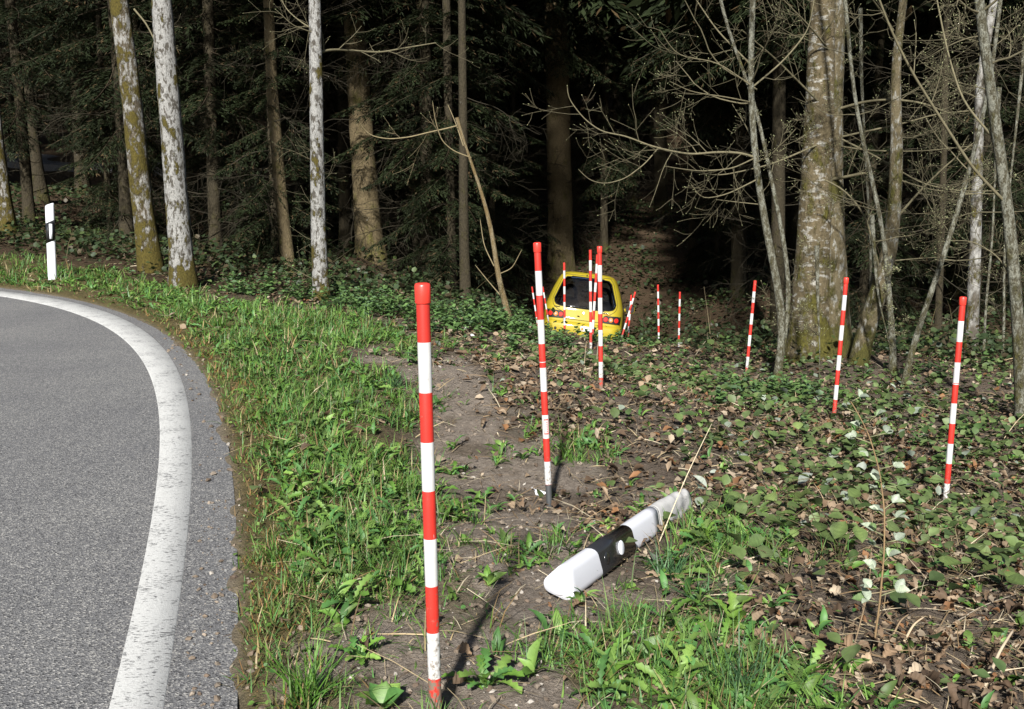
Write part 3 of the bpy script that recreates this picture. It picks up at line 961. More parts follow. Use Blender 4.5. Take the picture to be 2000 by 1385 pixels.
    bb = Buf(); bb.add(np.concatenate(V), np.stack([i + j, i + j + 1, i + 15 + j, i + 14 + j], -1).reshape(-1, 4)); bb.obj('windscreen', 'car_glass', o)
    # seats with hoop headrests, parcel shelf
    for s in (-1, 1):
        bb = Buf()
        x0 = s * .33
        def slab(levels):
            V = []
            for z, y, w, d in levels:
                V.append([(x0 - w, y - d, z), (x0 + w, y - d, z), (x0 + w, y + d, z), (x0 - w, y + d, z)])
            V = np.array(V, float).reshape(-1, 3); n = len(levels)
            i = np.arange(n - 1)[:, None] * 4; j = np.arange(4)[None]; k = (j + 1) % 4
            bb.add(V, [np.stack([i + j, i + k, i + 4 + k, i + 4 + j], -1).reshape(-1, 4), np.array([[3, 2, 1, 0]]), np.array([[0, 1, 2, 3]]) + 4 * (n - 1)])
        slab([(.4, 1.55, .22, .06), (.6, 1.48, .23, .07), (.9, 1.38, .22, .06), (1.02, 1.34, .17, .05), (1.05, 1.33, .13, .04)])
        a = np.linspace(0, np.pi, 12)
        tube(bb, np.c_[x0 + .12 * np.cos(a), np.full(12, 1.31), 1.04 + .19 * np.sin(a) ** .6], .03, 8)
        slab([(.42, 1.75, .22, .25), (.52, 1.75, .23, .26), (.56, 1.75, .2, .22)])
        bb.obj('seat', 'car_seat', o)
    bb = Buf(); box(bb, (0, .38, .90), (1.12, .42, .02)); bb.obj('parcel_shelf', 'car_interior', o)
    # pose: nose down the hollow, rolled to its offside, turned a little
    o.rotation_mode = 'XYZ'
    o.scale = (1.05,) * 3
    yaw, roll, pit = math.radians(-5.0), math.radians(6.5), math.radians(-7.0)
    for ch in o.children_recursive:                        # tall greenhouse
        me = ch.data; co = np.empty(len(me.vertices) * 3, np.float32); me.vertices.foreach_get('co', co)
        co = co.reshape(-1, 3); co[:, 0] *= .93 + .07 * sstep(.0, 1.3, co[:, 1]); co[:, 2] = np.where(co[:, 2] > .84, .84 + (co[:, 2] - .84) * 1.2, co[:, 2])
        me.vertices.foreach_set('co', co.ravel()); me.update()
    mat = Matrix.Rotation(yaw, 3, 'Z') @ Matrix.Rotation(pit, 3, 'X') @ Matrix.Rotation(roll, 3, 'Y')
    o.rotation_euler = mat.to_euler()
    target = Vector(at(1139, 619, 18.4))                   # middle of the tailgate between the lamps
    o.location = target - mat @ Vector((0, 0, .79))
    return o


CAR = build_car()
# ------------------------------------------------------------------ trees
def smooth_poly(P, n):
    P = np.asarray(P, float)
    d = np.r_[0, np.cumsum(np.linalg.norm(np.diff(P, axis=0), axis=1))]
    t = np.linspace(0, d[-1], n)
    out = np.stack([np.interp(t, d, P[:, k]) for k in range(3)], 1)
    for _ in range(3):
        out[1:-1] = .25 * out[:-2] + .5 * out[1:-1] + .25 * out[2:]
    return out


def trunk_from_pixels(pix, D, w0, w1, extra, lean_out=True):
    """pixel polyline base-to-top at one distance, carried on above the frame"""
    P = [at(u, v, D) for u, v in pix]
    sc = FPX / D
    d = P[-1] - P[-2]; d /= np.linalg.norm(d)
    top = P[-1] + np.array([d[0] * .6, 0, 1]) * extra
    B = P[0].copy()
    B[2] = gz(B[0], B[1]) - .25
    P = [np.array([B[0], B[1], B[2]])] + P + [top]
    n = max(16, int(sum(np.linalg.norm(np.diff(np.array(P), axis=0), axis=1)) / .16))
    C = smooth_poly(P, n)
    L = np.r_[0, np.cumsum(np.linalg.norm(np.diff(C, axis=0), axis=1))]
    Lv = np.linalg.norm(P[-2] - P[1])
    r = np.interp(L, [0, Lv, L[-1]], [w0 / sc / 2, w1 / sc / 2, .02])
    return C, r, L


BUD = (np.array([[0, 0, 0], [.16, .4, 0], [0, .4, .16], [-.16, .4, 0], [0, .4, -.16], [0, 1, 0]], float),
       np.array([[0, 2, 1], [0, 3, 2], [0, 4, 3], [0, 1, 4], [5, 1, 2], [5, 2, 3], [5, 3, 4], [5, 4, 1]]))


def bare_branch(buf, start, dirv, L, r, depth, rng, up=.35, col=(.10, .085, .05), buds=None, kink=.22, minr=.0016):
    n = max(4, int(L / .09)); n = min(n, 14)
    p = np.array(start, float); d = np.array(dirv, float); d /= np.linalg.norm(d)
    pts = [p.copy()]
    st = L / n
    for k in range(n):
        d = d + rng.normal(0, kink, 3) * .55 + np.array([0, 0, up]) * (k / n) * .32
        d /= np.linalg.norm(d); p = p + d * st; pts.append(p.copy())
    pts = np.array(pts)
    R = np.maximum(np.linspace(r, r * .4, n + 1), minr)
    tube(buf, pts, R, 5 if r > .008 else 4 if r > .004 else 3, np.array(col) * rng.uniform(.8, 1.25), 0, False)
    if depth > 0:
        m = rng.integers(3, 6) + (1 if L > .9 else 0)
        for q in range(m):
            i = int(np.clip(rng.uniform(.25, .95) * n, 1, n - 1))
            dd = pts[i] - pts[i - 1]; dd /= np.linalg.norm(dd)
            s = np.cross(dd, rng.normal(0, 1, 3)); s /= np.linalg.norm(s) + 1e-9
            bare_branch(buf, pts[i], dd * .75 + s * .75, L * rng.uniform(.3, .6), R[i] * .62, depth - 1, rng, up, col, buds, kink, minr)
    if buds is not None and depth <= 1:
        buds.append((pts[-1], pts[-1] - pts[-2]))


def add_buds(buf, buds, rng, mi=1, size=.015, col=(.24, .25, .13)):
    if not buds: return
    P = np.array([q[0] for q in buds]); d = np.array([q[1] for q in buds]); d /= np.linalg.norm(d, axis=1)[:, None]
    yaw = np.arctan2(-d[:, 0], d[:, 1]); pit = np.arcsin(np.clip(d[:, 2], -1, 1))
    N = len(P)
    scatter(buf, BUD, P, yaw, pit, np.zeros(N), rng.uniform(.6, 1.5, N) * size, np.array(col) * rng.uniform(.7, 1.2, (N, 1)), mi)


def deciduous(name, pix, D, w0, w1, mat_, label, cat='tree', extra=7, limbs=(), twigs=10, tl=(.6, 1.4), seed=0, group=None, flare=0.35, sides=18, stems=(), tmin=.25, up=.35, bcol=(.068, .06, .036), upper=True, shade_veil=0, kids=.34, stem_mat=None):
    rng = np.random.default_rng(seed)
    C, r, L = trunk_from_pixels(pix, D, w0, w1, extra)
    B = at(*pix[0], D); o0 = np.array([B[0], B[1], gz(B[0], B[1])])
    o = empty(name, o0, label, cat, group)
    b = Buf()
    rr = r * (1 + flare * np.exp(-np.maximum(L - .25, 0) / .22))
    tube(b, C - o0, rr, sides, wob=.05, seed=seed, cap=False)
    for sp, sw0, sw1 in stems:                             # further fused stems
        C2, r2, L2 = trunk_from_pixels(sp, D + rng.uniform(-.02, .12), sw0, sw1, extra)
        tube(b, C2 - o0, r2 * (1 + flare * np.exp(-np.maximum(L2 - .25, 0) / .25)), sides, wob=.05, seed=seed + 3, cap=False, mi=1 if stem_mat else 0)
    b.obj('trunk', [mat_, stem_mat] if stem_mat else mat_, o)
    b = Buf(); buds = []
    for lp, lw0, lw1, dd in limbs:
        q = np.array([at(u, v, D + dd * t) for (u, v), t in zip(lp, np.linspace(0, 1, len(lp)))])
        q = smooth_poly(q, max(6, 4 * len(lp)))
        sc = FPX / D
        R = np.linspace(lw0, lw1, len(q)) / sc / 2 * .78
        tube(b, q - o0, R, 6, np.array(bcol) * 1.3, 0, False)
        for k in range(2, len(q)):
            if rng.random() < kids:
                dv = q[k] - q[k - 1]; dv /= np.linalg.norm(dv)
                s = np.cross(dv, rng.normal(0, 1, 3)); s[1] *= .5; s /= np.linalg.norm(s)
                bare_branch(b, q[k] - o0, dv * .6 + s, rng.uniform(.2, .5), max(R[k] * .5, .002), 1, rng, up, bcol, buds)
        buds.append((q[-1] - o0, q[-1] - q[-2]))
    for k in range(twigs):
        t = rng.uniform(tmin, .97 if upper else .5)
        i = int(t * (len(C) - 1))
        a = rng.uniform(0, 2 * np.pi)
        dv = np.array([math.cos(a), math.sin(a) * .8, rng.uniform(.1, .8)])
        bare_branch(b, C[i] - o0, dv, rng.uniform(*tl), max(min(r[i] * .3, .009), .003), 3, rng, up, bcol, buds)
    if shade_veil:  # dense twigs above the view, added to shade the slope
        i0 = len(C) - 1; zt = C[:, 2] - o0[2]
        idx = np.where(zt > 4.2)[0]
        for k in range(shade_veil):
            i = rng.choice(idx); a = rng.uniform(0, 2 * np.pi)
            bare_branch(b, C[i] - o0, (math.cos(a), math.sin(a), rng.uniform(.0, .7)), rng.uniform(.9, 2.2), .012, 3, rng, .3, bcol, buds, .3, .004)
    if b.n:
        add_buds(b, buds, rng)
        b.obj('crown', ['twig', 'foliage'], o)
    return o


# --- spruce pieces
DIAM = (np.array([[0, 0, 0], [.5, .45, 0], [0, 1, 0], [-.5, .45, 0]], float), np.array([[0, 1, 2, 3]]))


def branch_points(rng, L, fine=True, sag=.25):
    """needle sprays of one spruce branch running along +x: positions, yaw, pitch, length, width"""
    out = []; axis = []
    n_side = int(20 * L) if fine else int(7 * L)
    def ax(t): return np.array([L * t, 0.06 * L * math.sin(3 * t), -sag * L * t * t + .10 * L * t ** 4])
    for k in range(n_side):
        t = .16 + .84 * (k + rng.random()) / n_side
        for sgn in (-1, 1):
            l = (.42 * L * (1 - t) ** .75 + .07) * rng.uniform(.6, 1.15)
            l = min(l, .62)
            an = sgn * math.radians(rng.uniform(42, 68))
            p0 = ax(t); m = max(2, int(l / (.05 if fine else .11)))
            droop = rng.uniform(.25, .7)
            for q in range(m):
                u = (q + .5) / m
                p = p0 + np.array([math.cos(an) * l * u, math.sin(an) * l * u, -droop * l * u * u])
                for s2 in (-1, 0, 1):
                    if s2 and rng.random() < .42: continue
                    yaw = an + s2 * math.radians(rng.uniform(30, 55)) + rng.normal(0, .15)
                    out.append((*p, yaw, -droop * u * rng.uniform(.3, 1.3) + rng.normal(0, .12), rng.uniform(.07, .12) if fine else rng.uniform(.18, .30), rng.uniform(.013, .022) if fine else rng.uniform(.07, .11)))
    return np.array(out), np.array([ax(t) for t in np.linspace(0, 1, 7)])


_r = np.random.default_rng(3)
FINE = [branch_points(_r, 1.5) for _ in range(5)]
COARSE = [branch_points(_r, 1.5, False) for _ in range(3)]


def put_branch(buf, tpl, pos, az, pitch, sc, rng, col, wood=True):
    P, A = tpl
    ca, sa, cp, sp = math.cos(az), math.sin(az), math.cos(pitch), math.sin(pitch)
    Ry = np.array([[cp, 0, -sp], [0, 1, 0], [sp, 0, cp]]); Rz = np.array([[ca, -sa, 0], [sa, ca, 0], [0, 0, 1]])
    X = (P[:, :3] * sc) @ (Rz @ Ry).T + pos
    N = len(X)
    yaw = P[:, 3] + az - np.pi / 2
    scv = np.c_[P[:, 6] * (1 + .3 * (sc - 1)), P[:, 5] * sc, np.ones(N)]
    c = np.array(col) * rng.uniform(.75, 1.3) * rng.uniform(.7, 1.35, (N, 1))
    brown = rng.random(N) < .07
    c[brown] = np.array([.045, .03, .014]) * rng.uniform(.7, 1.2, (brown.sum(), 1))
    scatter(buf, DIAM, X, yaw, P[:, 4] + pitch, rng.uniform(-.9, .9, N), scv, c, 0)
    if wood:
        tube(buf, (A * sc) @ (Rz @ Ry).T + pos, np.linspace(.011, .003, len(A)) * sc, 4, (.03, .023, .014), 1, False)


NEEDLE = (.0078, .0115, .0036)


def spruce_crown(seed, z0, z1, rmax, fine_below, dead=(0, 0), nper=5, step=.42, dens=1.0):
    rng = np.random.default_rng(seed)
    b = Buf(); z = z0
    while z < z1 - .3:
        f = (z - z0) / (z1 - z0)
        L = rmax * (1 - f) ** .8 * (.55 + .45 * min(1, f * 6 + .35))
        m = max(4, int(nper * dens))
        for k in range(m):
            az = 2 * np.pi * (k + rng.uniform(-.35, .35)) / m + z * 2.4
            l = max(.25, L * rng.uniform(.7, 1.15))
            pitch = math.radians(np.interp(f, [0, .5, 1], [-22, -4, 35])) + rng.normal(0, .1)
            zz = z + rng.uniform(-.2, .2)
            fine = zz < fine_below
            put_branch(b, FINE[rng.integers(5)] if fine else COARSE[rng.integers(3)], np.array([0, 0, zz]), az, pitch, l / 1.5, rng, NEEDLE, fine)
        z += step * (1 if z < fine_below else 1.25)
    for k in range(int((dead[1] - dead[0]) * 9)):           # bare dead side twigs on the lower stem
        zz = rng.uniform(*dead); az = rng.uniform(0, 2 * np.pi)
        bare_branch(b, (.08 * math.cos(az), .08 * math.sin(az), zz), (math.cos(az), math.sin(az), rng.uniform(-.25, .1)), rng.uniform(.5, 1.7), .009, 2, rng, -.12, (.024, .02, .013), None, .2, .002)
        b.f[:] = [(a, m) for a, m in b.f]
    return b


def dead_only(seed, dead, n, lmax=1.7):
    rng = np.random.default_rng(seed); b = Buf()
    for k in range(n):
        zz = rng.uniform(*dead); az = rng.uniform(0, 2 * np.pi)
        bare_branch(b, (.08 * math.cos(az), .08 * math.sin(az), zz), (math.cos(az), math.sin(az), rng.uniform(-.25, .12)), rng.uniform(.5, lmax), .009, 2, rng, -.1, (.019, .016, .010), None, .2, .002)
    return b


def join_crown(seed, z0, z1, rmax, fine_below, dead, ndead, **k):
    b = spruce_crown(seed, z0, z1, rmax, fine_below, **k)
    d = dead_only(seed + 50, dead, ndead)
    off = b.n
    for V, c in zip(d.v, d.c): b.v.append(V); b.c.append(c)
    for a, m in d.f: b.f.append((a + off, 1))
    b.n += d.n
    return b


def spruce_trunk_mesh(seed, h, r, name='trunk', mat_='bark_spruce_shaded', lean=.0):
    rng = np.random.default_rng(seed)
    z = np.concatenate([np.linspace(-.4, 6, 34), np.linspace(6.5, h, 12)])
    x = lean * z * .02 + .04 * np.sin(z * .5 + seed); y = .04 * np.cos(z * .4 + seed)
    rr = r * np.interp(z, [-.4, 6, h], [1.06, .82, .06]) * (1 + .38 * np.exp(-np.maximum(z, 0) / .28))
    b = Buf(); tube(b, np.c_[x, y, z], rr, 16, wob=.035, seed=seed, cap=False)
    return b.mesh(name, mat_)


TALL = [join_crown(s, z0, 20, 2.6, 6.2, (1.0, z0 + .5), nd, dens=1.1).mesh('crown', ['needle', 'twig']) for s, z0, nd in ((1, 4.2, 18), (2, 5.2, 24), (3, 3.4, 16), (4, 6.0, 28))]
YOUNG = [join_crown(s, .55, 7.5, 1.6, 5.6, (.3, 4), 20, dens=.8, step=.4).mesh('crown', ['needle', 'twig']) for s in (11, 12, 13)]
SHRUBBY = [join_crown(s, 2.0, 8.5, 1.9, 5.8, (.4, 4), 24, dens=.8, step=.42).mesh('crown', ['needle', 'twig']) for s in (21, 22)]
T_TRUNK = [spruce_trunk_mesh(s, 20, .2) for s in (1, 2, 3)]
Y_TRUNK = [spruce_trunk_mesh(s + 5, 8, .075) for s in (1, 2)]


def spruce(x, y, crown, trunk, label, group=None, k=1.0, kr=1.0, rz=None, name='spruce_tree'):
    o = empty(name, (x, y, gz(x, y)), label, 'tree', group)
    o.rotation_euler[2] = random.uniform(0, 6.28) if rz is None else rz
    t = link('trunk', trunk, o); t.scale = (kr, kr, k)
    c = link('crown', crown, o); c.scale = (k, k, k)
    return o


def px_xy(u, D):
    return (u - 1000) / FPX * D, D


# spruces, bar the added last one, whose stems can be followed in the photograph
def traced_spruce(pix, D, w0, w1, crown, label, mat_='bark_spruce', extra=14, kc=1.0, zoff=0):
    C, r, L = trunk_from_pixels(pix, D, w0, w1, extra)
    B = at(*pix[0], D); o0 = np.array([B[0], B[1], gz(B[0], B[1])])
    o = empty('spruce_tree', o0, label, 'tree')
    b = Buf(); tube(b, C - o0, r * (1 + .3 * np.exp(-np.maximum(L - .25, 0) / .3)), 20, wob=.04, seed=int(D), cap=False)
    b.obj('trunk', mat_, o)
    c = link('crown', crown, o)
    i = np.argmin(np.abs(C[:, 2] - (o0[2] + 6)))
    c.location = (C[i, 0] - o0[0], 0, zoff); c.scale = (kc, kc, kc); c.rotation_euler[2] = D
    return o


traced_spruce([(725, 510), (715, 400), (706, 250), (695, 100), (688, 0)], 17, 54, 38, TALL[3], 'brown spruce with white lichen foot behind the slim pale trunk')
traced_spruce([(674, 470), (672, 300), (671, 120), (668, 0)], 19.5, 24, 20, TALL[1], 'narrow dark spruce stem just behind the lichen-footed spruce', mat_='bark_spruce_shaded')
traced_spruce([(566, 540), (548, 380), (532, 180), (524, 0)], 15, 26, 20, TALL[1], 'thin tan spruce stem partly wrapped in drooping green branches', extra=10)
traced_spruce([(420, 480), (408, 330), (398, 150), (392, 0)], 20, 36, 30, TALL[0], 'shadowed dark spruce trunk between pale mossy trunk and tan stem', mat_='bark_spruce_shaded')
traced_spruce([(910, 604), (906, 450), (904, 200), (902, 0)], 13, 21, 14, TALL[3], 'straight thin spruce stem beside the leaning broken sapling', extra=9, mat_='bark_spruce_shaded', kc=.4, zoff=6.5)
traced_spruce([(884, 540), (872, 300), (858, 0)], 20.5, 36, 30, TALL[2], 'shadowed greenish spruce trunk behind the straight thin stem', mat_='bark_spruce_shaded')
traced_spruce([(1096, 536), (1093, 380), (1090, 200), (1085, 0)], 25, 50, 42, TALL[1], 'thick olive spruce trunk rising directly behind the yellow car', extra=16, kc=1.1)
traced_spruce([(82, 397), (66, 290), (50, 150), (42, 0)], 22, 26, 20, TALL[0], 'grey-brown spruce trunk on the bank beside the far road', mat_='bark_spruce_shaded')
traced_spruce([(1292, 422), (1290, 300), (1288, 100)], 35, 27, 22, TALL[3], 'twin-looking grey spruce trunk on the leafy slope beyond the poles', mat_='bark_spruce_shaded')
traced_spruce([(1353, 530), (1355, 420), (1358, 200)], 26, 20, 17, TALL[1], 'slim dark spruce trunk with pale streak on the slope', mat_='bark_spruce_shaded')
traced_spruce([(1170, 375), (1169, 250), (1167, 90)], 44, 18, 15, TALL[3], 'faint brown spruce trunk far up the slope above the car', mat_='bark_spruce_shaded')
traced_spruce([(1240, 360), (1241, 200), (1242, 60)], 46, 10, 8, TALL[1], 'very thin faint stem far up the slope', mat_='bark_spruce_shaded')
traced_spruce([(1518, 640), (1520, 400), (1522, 100)], 16, 28, 24, TALL[1], 'dark spruce trunk in shade behind the forked sapling', extra=11, mat_='bark_spruce_shaded')
traced_spruce([(1830, 682), (1838, 480), (1845, 250), (1848, 60)], 14, 14, 11, TALL[3], 'thin orange-brown stem in shade behind the leaning saplings', extra=9, mat_='bark_spruce_shaded')
traced_spruce([(597, 480), (596, 250), (590, 0)], 22, 24, 20, TALL[2], 'dim brown spruce trunk deep behind the slim pale trunk', mat_='bark_spruce_shaded')
traced_spruce([(838, 480), (826, 300), (817, 60)], 17.5, 9, 6, TALL[0], 'pale spindly stem among the spruce branches', extra=6)

traced_spruce([(1440, 575), (1441, 400), (1443, 150), (1444, 0)], 20.5, 26, 22, TALL[0], 'added spruce shading the slope between the pale-streaked trunk and sapling', extra=13, mat_='bark_spruce_shaded')  # added tree: its crown above the view shades the slope

YL = 'young dark spruce with low drooping branches '
for u, D, k, m, lab in ((545, 15.4, .85, 0, 'around the thin tan stem'), (470, 18.5, .95, 1, 'beside the shadowed dark trunk'), (880, 15.2, .9, 2, 'behind the straight thin stem'), (960, 19.5, .8, 0, 'near the thick trunk by the car'),
                        (815, 19.5, .8, 1, 'beside the lichen-footed spruce'), (225, 17.2, .72, 2, 'behind the marker post'), (290, 20.0, .9, 0, 'on the bank between the pale trunks'), (1400, 25, .8, 1, 'on the slope behind the bare sapling'),
                        (1690, 16.5, .9, 2, 'behind the big double trunk'), (1790, 19, .95, 0, 'deep behind the leaning saplings'), (1960, 17, .95, 1, 'behind the smooth slender sapling'), (1000, 24.5, .85, 2, 'in the gap before the slope'), (650, 22.5, 1.0, 0, 'deep behind the slim pale trunk')):
    x, y = px_xy(u, D)
    spruce(x, y, YOUNG[m], Y_TRUNK[m % 2], YL + lab, 'young spruces along the forest edge', k, k)
SL_ = 'half-grown bare-stemmed spruce with hanging branches '
for u, D, m, lab in ((60, 19.0, 0, 'above the bank by the far road'), (250, 16.5, 1, 'above the mossy pale trunk'), (430, 16.5, 0, 'over the dark shade between the pale trunks'), (775, 20.5, 1, 'next to the brown lichen-footed spruce'), (830, 16.2, 0, 'over the broken sapling'), (1180, 27.5, 1, 'over the slope behind the car'), (1450, 21, 0, 'behind the forked sapling'), (1900, 15.5, 1, 'behind the leaning stems')):
    x, y = px_xy(u, D)
    spruce(x, y, SHRUBBY[m], Y_TRUNK[m], SL_ + lab, 'half-grown spruces along the forest edge', 1.0, 1.3)

# tall spruces further in: look-alikes told apart only by place
rg = np.random.default_rng(77)
taken = [np.array(px_xy(u, D)) for u, D in ((725, 17), (566, 15), (420, 20), (910, 13), (884, 20.5), (1096, 25), (82, 22), (1292, 35), (1353, 26), (1170, 44), (1240, 46), (1518, 16), (1830, 14), (597, 22), (1140, 20), (1140, 22))]
rows = []
yy = 19.0
while yy < 64:
    xx = -.60 * yy - 5
    while xx < .60 * yy + 5:
        x, y = xx + rg.uniform(-1.5, 1.5), yy + rg.uniform(-1.5, 1.5)
        xx += 4.3
        u = 1000 + x / y * FPX
        if min(np.hypot(*(np.array([x, y]) - t)) for t in taken) < 2.0: continue
        if -60 < u < 125 and y < 60: continue               # open view to the far road
        if u < 330 and y < 25: continue
        if 1040 < u < 1260 and y < 27: continue
        if 1150 < u < 1420 and y < 34: continue
        if y < 23 and 980 < u < 1500: continue
        rows.append((x, y))
    yy += 4.0
for i, (x, y) in enumerate(rows):
    k = rg.uniform(.9, 1.2)
    u = 1000 + x / y * FPX
    anchor = next(a for lim, a in ((150, 'past the far road'), (450, 'behind the two pale mossy trunks'), (660, 'behind the slim white-grey trunk'), (860, 'behind the lichen-footed brown spruce'), (1060, 'behind the straight thin stem'), (1200, 'above the yellow car'), (1440, 'up the slope beyond the upright poles'), (1700, 'behind the double trunk'), (9999, 'behind the slanting saplings')) if u < lim)
    spruce(x, y, TALL[i % 4], T_TRUNK[i % 3], 'tall dim spruce deep in the forest ' + anchor, 'tall spruces inside the forest', k, rg.uniform(.6, 1.15))

# the wood beyond reads as one mass
b = Buf(); rg = np.random.default_rng(5)
for i in range(330):
    y = rg.uniform(62, 120); x = rg.uniform(-.62 * y - 6, .62 * y + 6); z = float(base_z(x, y))
    tube(b, [(x, y, z - .5), (x, y, z + 9), (x, y, z + 19)], [.24, .18, .03], 6, (.05, .04, .026), 1, False)
    n = 46
    h = rg.uniform(0, 1, n) ** .8; a = rg.uniform(0, 6.28, n); q = (1 - h) * 2.6 * rg.uniform(.3, 1, n) + .2
    P = np.c_[x + q * np.cos(a), y + q * np.sin(a), z + 3.0 + h * 16.5]
    scatter(b, DIAM, P, a - np.pi / 2, rg.uniform(-.5, .2, n), rg.uniform(-.7, .7, n), np.c_[rg.uniform(.7, 1.5, n), rg.uniform(1.2, 2.4, n), np.ones(n)], np.array(NEEDLE) * rg.uniform(.6, 1.1, (n, 1)), 0)
tag(b.obj('distant_forest', ['needle', 'twig']), 'dark spruce wood filling the hillside behind', 'forest', kind='stuff')

# pale and mossy broadleaf trunks by the road
deciduous('roadside_tree', [(296, 527), (283, 440), (268, 300), (252, 150), (232, 0)], 13, 42, 35, 'bark_pale_mossy', 'leaning pale trunk heavily patched with olive moss by the road', seed=1, twigs=12, tmin=.55, tl=(1, 2), limbs=[([(262, 18), (285, 45), (302, 78), (318, 110)], 5, 3, -.3)])
deciduous('roadside_tree', [(359, 562), (352, 470), (338, 300), (326, 150), (316, 0)], 11.9, 46, 38, 'bark_white', 'whitest lichen-covered trunk with small moss patches by the road', seed=2, twigs=12, tmin=.6, tl=(1, 2))
deciduous('roadside_tree', [(629, 596), (623, 480), (619, 300), (617, 150), (615, 0)], 10.7, 32, 23, 'bark_white', 'slim white-grey trunk with mossy foot at the verge edge', seed=3, twigs=14, tmin=.35, tl=(.6, 1.5), flare=.25,
          limbs=[([(620, 104), (640, 98), (665, 97), (700, 100), (742, 103), (790, 94), (850, 84)], 8, 3, 1.0), ([(616, 60), (590, 45), (560, 20), (540, -20)], 4, 2, .3), ([(618, 66), (600, 60), (572, 50), (540, 20)], 3, 1.5, -.3), ([(634, 585), (636, 520), (632, 440), (628, 380), (618, 300)], 4, 3, .02)])
deciduous('roadside_tree', [(18, 464), (6, 380), (-6, 290), (-20, 120)], 17, 32, 22, 'bark_pale_mossy', 'mossy trunk on the bank cut by the picture edge near far road', seed=4, twigs=8, tmin=.6, tl=(1, 2), extra=9)

# big double trunk and the saplings around it
deciduous('maple_tree', [(1582, 694), (1584, 600), (1592, 400), (1599, 250), (1608, 0)], 9.5, 78, 48, 'bark_big', 'thick double-stemmed mossy trunk, the largest tree on the slope', seed=6, twigs=16, tmin=.45, tl=(.9, 2.0), extra=8, sides=24, flare=.42, shade_veil=24,
          stems=[([(1624, 694), (1622, 550), (1618, 400), (1622, 250), (1633, 0)], 74, 36)], stem_mat='bark_mossy',
          limbs=[([(1612, 352), (1640, 348), (1665, 343), (1692, 338)], 9, 7, -.35), ([(1640, 265), (1580, 290), (1510, 320), (1470, 330), (1400, 345), (1330, 330)], 6, 2, -.8),
                 ([(1630, 215), (1690, 198), (1740, 194), (1800, 200), (1850, 220)], 7, 4, -.7), ([(1640, 268), (1700, 255), (1770, 240), (1830, 222), (1900, 216)], 6, 3, -.5), ([(1630, 230), (1570, 170), (1510, 110), (1450, 60)], 6, 3, -.6), ([(1635, 120), (1590, 60), (1530, 0)], 6, 3, -.6),
                 ([(1640, 270), (1720, 310), (1800, 360), (1880, 375), (1960, 372)], 5, 2, -.6), ([(1635, 285), (1700, 295), (1800, 296), (1900, 285)], 5, 2, -.8)])
SG = 'bare saplings around the big trunk'
deciduous('sapling', [(1672, 714), (1700, 620), (1738, 500), (1752, 330), (1748, 130), (1765, 0)], 9.0, 40, 15, 'bark_mossy', 'crooked mossy-footed sapling leaning out beside the big trunk', group=SG, seed=7, twigs=16, tmin=.25, tl=(.5, 1.3), extra=4, flare=.1,
          limbs=[([(1748, 430), (1790, 380), (1840, 330), (1900, 280)], 7, 3, -.3), ([(1745, 60), (1720, 20), (1690, -20)], 5, 3, -.2), ([(1722, 540), (1690, 420), (1650, 370), (1612, 352)], 6, 4, -.1), ([(1752, 350), (1820, 372), (1900, 378)], 4, 2, -.3), ([(1740, 510), (1790, 505), (1840, 502)], 4, 2, .2)])
deciduous('sapling', [(1745, 738), (1746, 690), (1738, 600), (1732, 500), (1715, 400), (1690, 300), (1668, 190)], 8.6, 13, 7, 'bark_grey', 'thin grey sapling with mossy base next to the crooked sapling', group=SG, seed=8, twigs=9, tl=(.4, 1.1), extra=2.5, flare=.5, sides=10)
deciduous('sapling', [(1760, 765), (1790, 650), (1830, 540), (1868, 420), (1905, 290), (1935, 160), (1950, 40)], 8.0, 13, 7, 'bark_grey', 'straight slanting grey sapling leaning away from the big trunk', group=SG, seed=9, twigs=10, tl=(.5, 1.2), extra=2.5, flare=.3, sides=10, limbs=[([(1880, 380), (1920, 378), (1960, 380)], 4, 2, .2)])
deciduous('sapling', [(1998, 828), (1992, 700), (1986, 600), (1970, 420), (1946, 250), (1922, 80), (1908, -20)], 6.7, 26, 18, 'bark_grey', 'smooth pale green-grey sapling, the smoothest stem near the capped pole', group=SG, seed=10, twigs=18, tl=(.6, 1.5), extra=4, flare=.15, sides=14, limbs=[([(1968, 400), (1900, 330), (1830, 220), (1780, 140), (1740, 60), (1710, -20)], 8, 5, -.3), ([(1985, 560), (1950, 500), (1900, 470), (1860, 470)], 4, 2, .3), ([(1950, 280), (1880, 200), (1850, 100), (1830, 0)], 6, 4, .5)])
deciduous('sapling', [(1894, 708), (1900, 600), (1905, 480), (1910, 300), (1914, 150), (1942, 0)], 11, 26, 15, 'bark_pale', 'speckled straight young trunk in shade between slanting and smooth saplings', group=SG, seed=11, twigs=10, tl=(.6, 1.4), extra=5, flare=.25)
